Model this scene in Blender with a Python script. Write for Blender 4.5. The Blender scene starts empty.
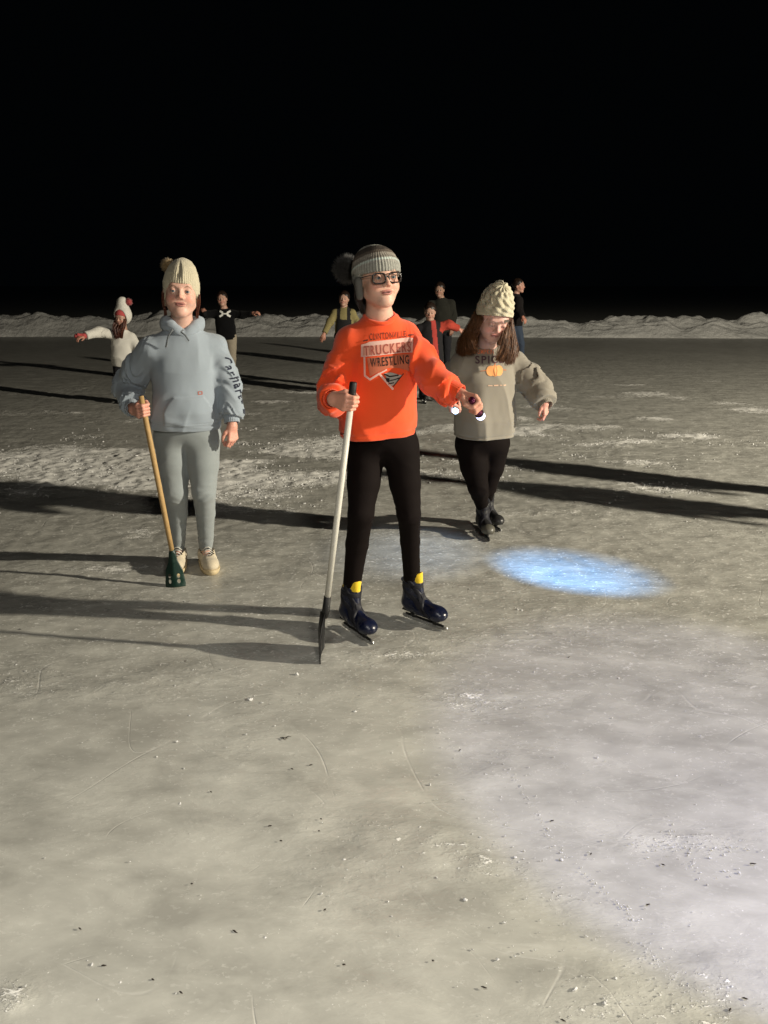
import bpy, bmesh, math, random
import numpy as np
from mathutils import Vector
from mathutils.bvhtree import BVHTree
random.seed(7); rng = np.random.default_rng(7)
R = math.radians
sc = bpy.context.scene
COL = sc.collection

# ------------------------------------------------------------------ camera, world, lights
CAM_H = 1.5; FPX = 780.0; TILT = math.atan(226/780)
cam = bpy.data.cameras.new('camera'); cam_ob = bpy.data.objects.new('camera', cam); COL.objects.link(cam_ob)
cam.sensor_fit = 'VERTICAL'; cam.sensor_height = 24; cam.lens = 24*FPX/1024
cam.clip_start = 0.05; cam.clip_end = 9000
cam_ob.location = (0, 0, CAM_H); cam_ob.rotation_euler = (R(90)-TILT, 0, 0)
sc.camera = cam_ob
w = bpy.data.worlds.new('World'); sc.world = w; w.use_nodes = True
bg = w.node_tree.nodes['Background']; bg.inputs[0].default_value = (0.55, 0.8, 1.0, 1); bg.inputs[1].default_value = 0.0010

def lamp(name, kind, loc, target, energy, color, **kw):
    l = bpy.data.lights.new(name, kind); l.energy = energy; l.color = color
    for k, v in kw.items(): setattr(l, k, v)
    o = bpy.data.objects.new(name, l); COL.objects.link(o); o.location = loc
    d = Vector(target)-Vector(loc); o.rotation_euler = d.to_track_quat('-Z', 'Y').to_euler()
    return o
lamp('rink_floodlight', 'POINT', (11.5, 1.1, 4.3), (0, 4, 0), 9700, (1.0, 0.91, 0.74), shadow_soft_size=0.15)
lamp('rear_fill', 'SPOT', (0.9, -1.8, 2.7), (0.2, 2.6, 0.3), 270, (1.0, 0.94, 0.84), spot_size=R(130), spot_blend=1.0, shadow_soft_size=0.25)  # frontal fill added behind the camera to soften the side-lit people
lamp('foreground_fill', 'SPOT', (-0.3, 0.3, 3.3), (-0.1, 1.3, 0.0), 205, (1.0, 0.97, 0.90), spot_size=R(80), spot_blend=1.0, shadow_soft_size=0.5)  # unseen fill added above the foreground to brighten the near ice
lamp('neighbour_flashlight', 'SPOT', (1.60, 1.15, 1.65), (1.27, 2.0, 0.0), 92, (0.46, 0.49, 1.0), spot_size=R(56), spot_blend=0.28, shadow_soft_size=0.03)
sc.view_settings.view_transform = 'Standard'; sc.view_settings.look = 'None'
sc.view_settings.exposure = 0.0; sc.view_settings.gamma = 1.0
sc.render.engine = 'CYCLES'; sc.cycles.use_denoising = True
sc.cycles.max_bounces = 6; sc.cycles.diffuse_bounces = 3; sc.cycles.sample_clamp_indirect = 4

# ------------------------------------------------------------------ photo measuring: a pixel on the upright plane at distance Y, a pixel on the ice
ct, st = math.cos(TILT), math.sin(TILT)
def W(px, py, Y):
    a, c = (px-384)/FPX, -(py-512)/FPX
    d = np.array([a, ct+c*st, -st+c*ct]); s = Y/d[1]
    return np.array([d[0]*s, Y, CAM_H+d[2]*s])
def G(px, py):
    a, c = (px-384)/FPX, -(py-512)/FPX
    d = np.array([a, ct+c*st, -st+c*ct]); s = -CAM_H/d[2]
    return np.array([d[0]*s, d[1]*s, 0.0])
V = lambda *a: np.array(a, dtype=np.float64)
def nrm(v): v = np.asarray(v, float); return v/np.linalg.norm(v)

# ------------------------------------------------------------------ noise
def _hash(ix, iy, iz, seed):
    h = (ix.astype(np.uint32)*np.uint32(374761393) + iy.astype(np.uint32)*np.uint32(668265263) + iz.astype(np.uint32)*np.uint32(2147483647) + np.uint32(seed*1013904223 & 0xffffffff))
    h = (h ^ (h >> np.uint32(13)))*np.uint32(1274126177); h = h ^ (h >> np.uint32(16))
    h = h*np.uint32(2246822519); h = h ^ (h >> np.uint32(15))
    return (h & np.uint32(0xffff)).astype(np.float32)/65535.0
def noise(P, seed=0):
    P = np.asarray(P, np.float32); f = np.floor(P); i = f.astype(np.int64); u = P-f; u = u*u*(3-2*u)
    r = 0
    for dx in (0, 1):
        wx = u[:, 0] if dx else 1-u[:, 0]
        for dy in (0, 1):
            wy = u[:, 1] if dy else 1-u[:, 1]
            for dz in (0, 1):
                wz = u[:, 2] if dz else 1-u[:, 2]
                r = r + wx*wy*wz*_hash(i[:, 0]+dx, i[:, 1]+dy, i[:, 2]+dz, seed)
    return r
def fbm(P, seed=0, oct=3):
    r = 0; a = 0.5; t = 0
    for k in range(oct):
        r = r + a*noise(P, seed+k*17); t += a; a *= 0.5; P = P*2.03+3.1
    return r/t
def ridge(n): return 1-np.abs(2*n-1)

# ------------------------------------------------------------------ signed distance toolkit
def ln(v): return np.sqrt((v*v).sum(1))
def ball(c, r): c = np.asarray(c, float); return lambda P: ln(P-c)-r
def cone(a, b, r1, r2):
    a = np.asarray(a, float); b = np.asarray(b, float); ab = b-a; L = (ab*ab).sum()
    def f(P):
        q = P-a; t = np.clip(q@ab/L, 0, 1); return ln(q-t[:, None]*ab)-(r1+(r2-r1)*t)
    return f
def ell(c, r):
    c = np.asarray(c, float); r = np.asarray(r, float)
    def f(P):
        q = (P-c)/r; k0 = ln(q); k1 = ln(q/r)+1e-9; return k0*(k0-1)/k1
    return f
def rbox(c, hs, r=0.0):
    c = np.asarray(c, float); hs = np.asarray(hs, float)
    def f(P):
        q = np.abs(P-c)-hs+r; return ln(np.maximum(q, 0))+np.minimum(q.max(1), 0)-r
    return f
def smin(a, b, k):
    h = np.maximum(k-np.abs(a-b), 0)/k; return np.minimum(a, b)-h*h*k*0.25
def U(k, *fs):
    def f(P):
        d = fs[0](P)
        for g in fs[1:]: d = smin(d, g(P), k)
        return d
    return f
def SUB(f, g, k=0.003): return lambda P: -smin(-f(P), g(P), k)
def INT(f, g): return lambda P: np.maximum(f(P), g(P))
def half(p, n): p = np.asarray(p, float); n = nrm(n); return lambda P: (P-p)@n      # inside: the side n points away from
def DISP(f, g): return lambda P: f(P)+g(P)
def limb(pts, rads, k=0.02): return U(k, *[cone(pts[i], pts[i+1], rads[i], rads[i+1]) for i in range(len(pts)-1)])
def basis(x, y, z): return np.array([x, y, z], float).T
def LOC(f, o, M, s=1.0):
    o = np.asarray(o, float); return lambda P: f(((P-o)@M)/s)*s
def rot(yaw=0, pitch=0, roll=0):          # degrees; yaw turns towards +x, pitch>0 looks up, roll tilts
    a, b, c = R(yaw), R(pitch), R(roll)
    Rz = np.array([[math.cos(a), -math.sin(a), 0], [math.sin(a), math.cos(a), 0], [0, 0, 1]])
    Rx = np.array([[1, 0, 0], [0, math.cos(-b), -math.sin(-b)], [0, math.sin(-b), math.cos(-b)]])
    Ry = np.array([[math.cos(c), 0, math.sin(c)], [0, 1, 0], [-math.sin(c), 0, math.cos(c)]])
    return Rz@Rx@Ry
def loft(st, n=2.4, cap=0.01):
    st = np.array(st, float); zs = st[:, 0]
    def f(P):
        z = P[:, 2]; g = [np.interp(z, zs, st[:, i]) for i in range(1, 5)]
        a, b = g[2], g[3]
        q = (np.abs((P[:, 0]-g[0])/a)**n+np.abs((P[:, 1]-g[1])/b)**n)**(1/n)
        d = (q-1)*np.minimum(a, b)
        return -smin(-d, -np.maximum(z-zs[-1], zs[0]-z), cap)
    return f

_C = [(a, b, c) for a in (0, 1) for b in (0, 1) for c in (0, 1)]
_E = [(i, j) for i in range(8) for j in range(i+1, 8) if sum(x != y for x, y in zip(_C[i], _C[j])) == 1]
def surface(f, lo, hi, h, B=20):
    lo = np.asarray(lo, float); hi = np.asarray(hi, float)
    nb = np.maximum(1, np.ceil((hi-lo)/h/B).astype(int)); n = nb*B+1
    F = np.full(tuple(n), 1.0, np.float32)
    bc = np.stack(np.meshgrid(*[np.arange(k) for k in nb], indexing='ij'), -1).reshape(-1, 3)
    cen = lo+(bc+0.5)*B*h; d = f(cen); lim = B*h*0.87*1.35+0.02
    F2 = None
    loc = np.stack(np.meshgrid(*[np.arange(B+1)]*3, indexing='ij'), -1).reshape(-1, 3)
    for b, dd in zip(bc, d):
        s = b*B
        sl = tuple(slice(s[k], s[k]+B+1) for k in range(3))
        if abs(dd) < lim: F[sl] = f(lo+(loc+s)*h).reshape(B+1, B+1, B+1)
        elif dd < 0:
            sl = tuple(slice(s[k]+1, s[k]+B) for k in range(3)); F[sl] = -1.0
            for ax in range(3):      # faces shared with neighbours: keep computed ones
                pass
    # fill inner block borders left at the default next to interior blocks
    for b, dd in zip(bc, d):
        if dd < 0 and abs(dd) >= lim:
            s = b*B; sl = tuple(slice(s[k], s[k]+B+1) for k in range(3)); blk = F[sl]; blk[blk == 1.0] = -1.0
    ins = F < 0
    m = [ins[a:n[0]-1+a, b:n[1]-1+b, c:n[2]-1+c] for a, b, c in _C]
    cnt = sum(x.astype(np.int8) for x in m); act = (cnt > 0) & (cnt < 8)
    idx = np.argwhere(act); M = len(idx)
    if M == 0: return np.zeros((0, 3)), np.zeros((0, 4), int)
    vals = np.stack([F[idx[:, 0]+a, idx[:, 1]+b, idx[:, 2]+c] for a, b, c in _C], 1)
    cor = np.array(_C, float); acc = np.zeros((M, 3)); num = np.zeros(M)
    for i, j in _E:
        a, b = vals[:, i], vals[:, j]; x = (a < 0) != (b < 0)
        t = np.where(x, a/np.where(x, a-b, 1), 0)
        acc += np.where(x[:, None], cor[i]+(cor[j]-cor[i])*t[:, None], 0); num += x
    v = lo+(idx+acc/num[:, None])*h
    vid = np.full(act.shape, -1, np.int64); vid[act] = np.arange(M)
    quads = []
    for ax in range(3):
        o = [0, 1, 2]; o.remove(ax); b_, c_ = o
        sa = [slice(None)]*3; sb = [slice(None)]*3
        sa[ax] = slice(0, n[ax]-1); sb[ax] = slice(1, n[ax])
        A = ins[tuple(sa)]; Bn = ins[tuple(sb)]; e = np.argwhere(A != Bn)
        e = e[(e[:, b_] > 0) & (e[:, c_] > 0) & (e[:, b_] < n[b_]-1) & (e[:, c_] < n[c_]-1)]
        if not len(e): continue
        fl = A[e[:, 0], e[:, 1], e[:, 2]]
        def at(db, dc):
            q = e.copy(); q[:, b_] += db; q[:, c_] += dc; return vid[q[:, 0], q[:, 1], q[:, 2]]
        q = np.stack([at(-1, -1), at(0, -1), at(0, 0), at(-1, 0)], 1)
        if ax == 1: fl = ~fl
        q[~fl] = q[~fl][:, ::-1]
        quads.append(q)
    q = np.concatenate(quads); q = q[(q >= 0).all(1)]
    return v, q

# ------------------------------------------------------------------ mesh + object helpers
def mesh_np(name, v, q, smooth=True, col=None):
    me = bpy.data.meshes.new(name); k = q.shape[1]
    me.vertices.add(len(v)); me.vertices.foreach_set('co', np.asarray(v, np.float32).ravel())
    me.loops.add(q.size); me.loops.foreach_set('vertex_index', q.astype(np.int32).ravel())
    me.polygons.add(len(q)); me.polygons.foreach_set('loop_start', np.arange(0, q.size, k, dtype=np.int32))
    try: me.polygons.foreach_set('loop_total', np.full(len(q), k, np.int32))
    except Exception: pass
    me.polygons.foreach_set('use_smooth', np.full(len(q), smooth, bool))
    if col is not None:
        at = me.color_attributes.new('Col', 'FLOAT_COLOR', 'POINT')
        c = np.ones((len(v), 4), np.float32); c[:, :col.shape[1]] = col; at.data.foreach_set('color', c.ravel())
    me.update(calc_edges=True); me.validate(); return me
def tag(o, label=None, cat=None, group=None, kind=None):
    if label: o['label'] = label
    if cat: o['category'] = cat
    if group: o['group'] = group
    if kind: o['kind'] = kind
    return o
def empty(name, loc, label, cat, group=None):
    o = bpy.data.objects.new(name, None); COL.objects.link(o); o.location = Vector(loc); o.empty_display_size = 0.1
    return tag(o, label, cat, group)
def org(p):
    r = np.zeros(3)
    while p is not None: r += np.array(p.location); p = p.parent
    return r
def link(name, me, mat, parent=None, loc=None):
    o = bpy.data.objects.new(name, me); COL.objects.link(o)
    for m in (mat if isinstance(mat, (list, tuple)) else [mat]): me.materials.append(m)
    if parent is not None: o.parent = parent
    if loc is not None: o.location = Vector(loc)
    return o
def sdf_obj(name, parts, mat, parent, colf=None):
    """parts: (f, lo, hi, h) in world space -> one mesh object under parent"""
    vs, qs, k = [], [], 0
    for f, lo, hi, h in parts:
        v, q = surface(f, lo, hi, h); vs.append(v); qs.append(q+k); k += len(v)
    v = np.concatenate(vs); q = np.concatenate(qs)
    me = mesh_np(name, v-org(parent), q, col=colf(v) if colf else None)
    o = link(name, me, mat, parent); o['_n'] = len(v); del o['_n']; return o
def raw_obj(name, v, fcs, mat, parent=None, smooth=True, base=None):
    me = bpy.data.meshes.new(name); o0 = org(parent) if parent is not None else (np.zeros(3) if base is None else np.asarray(base, float))
    me.from_pydata([tuple(np.asarray(p)-o0) for p in v], [], fcs)
    for p in me.polygons: p.use_smooth = smooth
    me.update(); o = link(name, me, mat, parent)
    if parent is None and base is not None: o.location = Vector(base)
    return o
class MB:
    def __init__(s): s.v = []; s.f = []
    def tube(s, pts, rads, n=10, flat=1.0, up=(0, 0, 1), cap=True):
        pts = [np.asarray(p, float) for p in pts]
        if not hasattr(rads, '__len__'): rads = [rads]*len(pts)
        b = len(s.v); prev = None
        for i, p in enumerate(pts):
            t = nrm(pts[min(i+1, len(pts)-1)]-pts[max(i-1, 0)])
            if prev is None:
                u = np.cross(t, up)
                if np.linalg.norm(u) < 1e-3: u = np.cross(t, (1, 0, 0))
            else: u = prev-t*np.dot(prev, t)
            u = nrm(u); prev = u; w_ = np.cross(t, u)
            for k in range(n):
                a = 2*math.pi*k/n; s.v.append(p+rads[i]*(math.cos(a)*u+flat*math.sin(a)*w_))
        for i in range(len(pts)-1):
            for k in range(n):
                k2 = (k+1) % n; s.f.append((b+i*n+k, b+i*n+k2, b+(i+1)*n+k2, b+(i+1)*n+k))
        if cap:
            s.f.append(tuple(b+k for k in range(n))[::-1]); e = b+(len(pts)-1)*n; s.f.append(tuple(e+k for k in range(n)))
        return s
    def add(s, v, f):
        b = len(s.v); s.v += [np.asarray(p, float) for p in v]; s.f += [tuple(b+i for i in q) for q in f]; return s
    def build(s, name, mat, parent=None, smooth=True, base=None): return raw_obj(name, s.v, s.f, mat, parent, smooth, base)

# ------------------------------------------------------------------ materials
def lin(r, g, b):
    return tuple((c/255/12.92 if c/255 <= 0.04045 else ((c/255+0.055)/1.055)**2.4) for c in (r, g, b))
def new_mat(name, color=(0.5, 0.5, 0.5), rough=0.6, metal=0.0, spec=0.5):
    m = bpy.data.materials.new(name); m.use_nodes = True; nt = m.node_tree; p = nt.nodes['Principled BSDF']
    p.inputs['Base Color'].default_value = (*color[:3], 1); p.inputs['Roughness'].default_value = rough
    p.inputs['Metallic'].default_value = metal; p.inputs['Specular IOR Level'].default_value = spec
    return m, nt, p
def N(nt, t, **kw):
    n = nt.nodes.new(t)
    for k, v in kw.items():
        if hasattr(n, k): setattr(n, k, v)
        else: n.inputs[k].default_value = v
    return n
def fabric(name, color, var=0.15, scale=350, bump=0.35, rough=0.9, big=9, sheen=0.25, dist=0.0015, ribs=None, wr=0.0):
    m, nt, p = new_mat(name, color, rough, 0, 0.25); L = nt.links
    tc = N(nt, 'ShaderNodeTexCoord')
    n1 = N(nt, 'ShaderNodeTexNoise', Scale=big, Detail=4.0); L.new(tc.outputs['Object'], n1.inputs['Vector'])
    n2 = N(nt, 'ShaderNodeTexNoise', Scale=scale, Detail=2.0); L.new(tc.outputs['Object'], n2.inputs['Vector'])
    mx = N(nt, 'ShaderNodeMix', data_type='RGBA'); mx.inputs[6].default_value = (*[c*(1-var) for c in color], 1); mx.inputs[7].default_value = (*[min(1, c*(1+var)) for c in color], 1)
    ad = N(nt, 'ShaderNodeMath', operation='MULTIPLY_ADD'); L.new(n2.outputs[0], ad.inputs[0]); ad.inputs[1].default_value = 0.5
    ml = N(nt, 'ShaderNodeMath', operation='MULTIPLY'); L.new(n1.outputs[0], ml.inputs[0]); ml.inputs[1].default_value = 0.5; L.new(ml.outputs[0], ad.inputs[2])
    L.new(ad.outputs[0], mx.inputs[0]); L.new(mx.outputs[2], p.inputs['Base Color'])
    h = n2.outputs[0]
    if ribs:
        wv = N(nt, 'ShaderNodeTexWave', Scale=ribs[1], Distortion=1.2, bands_direction=ribs[0]); wv.inputs['Detail Scale'].default_value = 3
        L.new(tc.outputs['Object'], wv.inputs['Vector'])
        a2 = N(nt, 'ShaderNodeMath', operation='ADD'); L.new(wv.outputs[1], a2.inputs[0]); L.new(n2.outputs[0], a2.inputs[1]); h = a2.outputs[0]
    b = N(nt, 'ShaderNodeBump', Strength=bump, Distance=dist); L.new(h, b.inputs['Height']); L.new(b.outputs[0], p.inputs['Normal'])
    if wr:                       # creases of worn cloth
        mp = N(nt, 'ShaderNodeMapping'); mp.inputs['Scale'].default_value = (1, 1, 1.7); mp.inputs['Rotation'].default_value = (0, R(24), 0); L.new(tc.outputs['Object'], mp.inputs[0])
        nw = N(nt, 'ShaderNodeTexNoise', Scale=7.5, Detail=3.0, Distortion=1.1, Roughness=0.45); L.new(mp.outputs[0], nw.inputs['Vector'])
        sb = N(nt, 'ShaderNodeMath', operation='SUBTRACT'); L.new(nw.outputs[0], sb.inputs[0]); sb.inputs[1].default_value = 0.5
        ab = N(nt, 'ShaderNodeMath', operation='ABSOLUTE'); L.new(sb.outputs[0], ab.inputs[0])
        mr = N(nt, 'ShaderNodeMapRange'); mr.interpolation_type = 'SMOOTHSTEP'; mr.inputs[1].default_value = 0.0; mr.inputs[2].default_value = 0.13; L.new(ab.outputs[0], mr.inputs[0])
        b2 = N(nt, 'ShaderNodeBump', Strength=wr, Distance=0.010); L.new(mr.outputs[0], b2.inputs['Height']); L.new(b2.outputs[0], b.inputs['Normal'])
    p.inputs['Specular IOR Level'].default_value = 0.08 if max(color) < .03 else 0.22
    p.inputs['Sheen Weight'].default_value = sheen; p.inputs['Sheen Roughness'].default_value = 0.6
    return m
def plastic(name, color, rough=0.35, metal=0.0, var=0.2, bump=0.05):
    m, nt, p = new_mat(name, color, rough, metal); L = nt.links
    tc = N(nt, 'ShaderNodeTexCoord'); n1 = N(nt, 'ShaderNodeTexNoise', Scale=40.0, Detail=6.0); L.new(tc.outputs['Object'], n1.inputs['Vector'])
    mr = N(nt, 'ShaderNodeMapRange'); mr.inputs[1].default_value = 0.3; mr.inputs[2].default_value = 0.75; mr.inputs[3].default_value = rough*0.7; mr.inputs[4].default_value = min(1, rough*1.5)
    L.new(n1.outputs[0], mr.inputs[0]); L.new(mr.outputs[0], p.inputs['Roughness'])
    mx = N(nt, 'ShaderNodeMix', data_type='RGBA'); mx.inputs[6].default_value = (*[c*(1-var) for c in color], 1); mx.inputs[7].default_value = (*[min(1, c*(1+var)) for c in color], 1)
    L.new(n1.outputs[0], mx.inputs[0]); L.new(mx.outputs[2], p.inputs['Base Color'])
    b = N(nt, 'ShaderNodeBump', Strength=bump, Distance=0.002); L.new(n1.outputs[0], b.inputs['Height']); L.new(b.outputs[0], p.inputs['Normal'])
    return m
def vcol_mat(name, rough=0.5, scale=120, bump=0.15, sss=0.0, mul=0.12):
    m, nt, p = new_mat(name, (1, 1, 1), rough, 0, 0.4); L = nt.links
    at = N(nt, 'ShaderNodeVertexColor', layer_name='Col'); tc = N(nt, 'ShaderNodeTexCoord')
    n = N(nt, 'ShaderNodeTexNoise', Scale=scale, Detail=4.0); L.new(tc.outputs['Object'], n.inputs['Vector'])
    mr = N(nt, 'ShaderNodeMapRange'); mr.inputs[3].default_value = 1-mul; mr.inputs[4].default_value = 1+mul; L.new(n.outputs[0], mr.inputs[0])
    mm = N(nt, 'ShaderNodeVectorMath', operation='SCALE'); L.new(at.outputs[0], mm.inputs[0]); L.new(mr.outputs[0], mm.inputs['Scale'])
    L.new(mm.outputs[0], p.inputs['Base Color'])
    b = N(nt, 'ShaderNodeBump', Strength=bump, Distance=0.001); L.new(n.outputs[0], b.inputs['Height']); L.new(b.outputs[0], p.inputs['Normal'])
    if sss:
        p.inputs['Subsurface Weight'].default_value = sss; p.inputs['Subsurface Radius'].default_value = (0.012, 0.004, 0.002); p.inputs['Subsurface Scale'].default_value = 1.0
    return m
def glow(name, color, strength):
    m, nt, p = new_mat(name, (0.8, 0.8, 0.8), 0.3); p.inputs['Emission Color'].default_value = (*color, 1); p.inputs['Emission Strength'].default_value = strength
    return m
M_skin = vcol_mat('skin', 0.5, 90, 0.12, 0.12)
M_vcloth = vcol_mat('dyed_cloth', 0.92, 420, 0.4, 0, 0.22)
M_orange = fabric('orange_fleece', (0.88, 0.088, 0.016), 0.12)
M_blue = fabric('grey_blue_fleece', (0.300, 0.350, 0.400), 0.10)
M_grey = fabric('stone_grey_fleece', (0.285, 0.258, 0.210), 0.16)
M_cream = fabric('cream_knit', (0.52, 0.47, 0.34), 0.12, 260, 0.8, big=30, dist=0.003)
M_cream2 = fabric('ivory_knit', (0.58, 0.53, 0.38), 0.10, 240, 0.9, big=30, dist=0.004)
M_legblk = fabric('black_leggings', (0.0075, 0.0050, 0.0045), 0.3, 500, 0.2, 0.8, sheen=0.0)
M_leggry = fabric('grey_leggings', (0.270, 0.300, 0.305), 0.28, 420, 0.25, big=7)
M_boot = plastic('blue_boot_plastic', (0.003, 0.006, 0.024), 0.32, 0.0, 0.4)
M_blk = plastic('black_plastic', (0.006, 0.006, 0.006), 0.6)
M_strap = plastic('black_strap', (0.006, 0.006, 0.011), 0.8)
M_buckle = plastic('grey_buckle', (0.10, 0.11, 0.16), 0.3)
M_yel = fabric('yellow_liner', (0.85, 0.58, 0.02), 0.08, 300, 0.3)
M_steel = plastic('steel', (0.65, 0.65, 0.66), 0.22, 1.0)
M_white = plastic('white_paint', (0.62, 0.60, 0.53), 0.4, 0, 0.05)
M_wood = fabric('worn_wood', (0.46, 0.30, 0.13), 0.35, 60, 0.3, 0.55, big=22, sheen=0)
M_green = plastic('green_plastic', (0.006, 0.028, 0.019), 0.35)
M_shoe = fabric('beige_canvas', (0.60, 0.52, 0.38), 0.18, 200, 0.4, 0.85)
M_sole = plastic('pale_rubber', (0.62, 0.50, 0.30), 0.6)
M_dsole = plastic('dark_rubber', (0.02, 0.02, 0.02), 0.7)
M_pomt = fabric('tan_pompom_fur', (0.30, 0.21, 0.10), 0.4, 300, 0.8, big=60)
M_pomg = fabric('dark_grey_pompom_fur', (0.022, 0.020, 0.017), 0.6, 300, 0.8, big=60)
M_pomp = fabric('pink_pompom_fur', (0.40, 0.07, 0.07), 0.4, 300, 0.8, big=60)
M_navy = fabric('navy_print', (0.012, 0.016, 0.035), 0.1, 300, 0.2)
M_cord = fabric('grey_cord', (0.10, 0.115, 0.125), 0.2, 500, 0.4)
M_purple = plastic('purple_metal', (0.10, 0.012, 0.045), 0.25, 0.6)
M_lens = glow('lit_lens', (0.62, 0.66, 1.0), 4.0)
M_lens2 = glow('lit_small_lens', (0.25, 0.62, 1.0), 9.0)
M_frame = plastic('black_glasses_frame', (0.012, 0.010, 0.010), 0.2)
M_glass, _nt, _p = new_mat('spectacle_lens', (1, 1, 1), 0.03)
_tr = N(_nt, 'ShaderNodeBsdfTransparent'); _tr.inputs[0].default_value = (.95, .95, .95, 1); _mx = N(_nt, 'ShaderNodeMixShader'); _mx.inputs[0].default_value = 0.10
_nt.links.new(_tr.outputs[0], _mx.inputs[1]); _nt.links.new(_p.outputs[0], _mx.inputs[2]); _nt.links.new(_mx.outputs[0], _nt.nodes['Material Output'].inputs[0]); _p.inputs['Metallic'].default_value = 1.0
def hair_mat(name, c1, c2):
    m, nt, p = new_mat(name, c1, 0.42, 0, 0.5); L = nt.links; tc = N(nt, 'ShaderNodeTexCoord')
    mp = N(nt, 'ShaderNodeMapping'); mp.inputs['Scale'].default_value = (1, 1, 0.06); L.new(tc.outputs['Object'], mp.inputs[0])
    n = N(nt, 'ShaderNodeTexNoise', Scale=160.0, Detail=3.0); L.new(mp.outputs[0], n.inputs['Vector'])
    cr = N(nt, 'ShaderNodeValToRGB'); cr.color_ramp.elements[0].position = 0.35; cr.color_ramp.elements[1].position = 0.68
    cr.color_ramp.elements[0].color = (*c1, 1); cr.color_ramp.elements[1].color = (*c2, 1)
    L.new(n.outputs[0], cr.inputs[0]); L.new(cr.outputs[0], p.inputs['Base Color'])
    b = N(nt, 'ShaderNodeBump', Strength=0.6, Distance=0.002); L.new(n.outputs[0], b.inputs['Height']); L.new(b.outputs[0], p.inputs['Normal'])
    return m
M_hairb = hair_mat('brown_hair', (0.050, 0.019, 0.008), (0.26, 0.115, 0.045))
M_hairr = hair_mat('auburn_hair', (0.05, 0.012, 0.006), (0.13, 0.035, 0.014))
M_haird = hair_mat('dark_hair', (0.008, 0.005, 0.004), (0.03, 0.016, 0.01))

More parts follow.
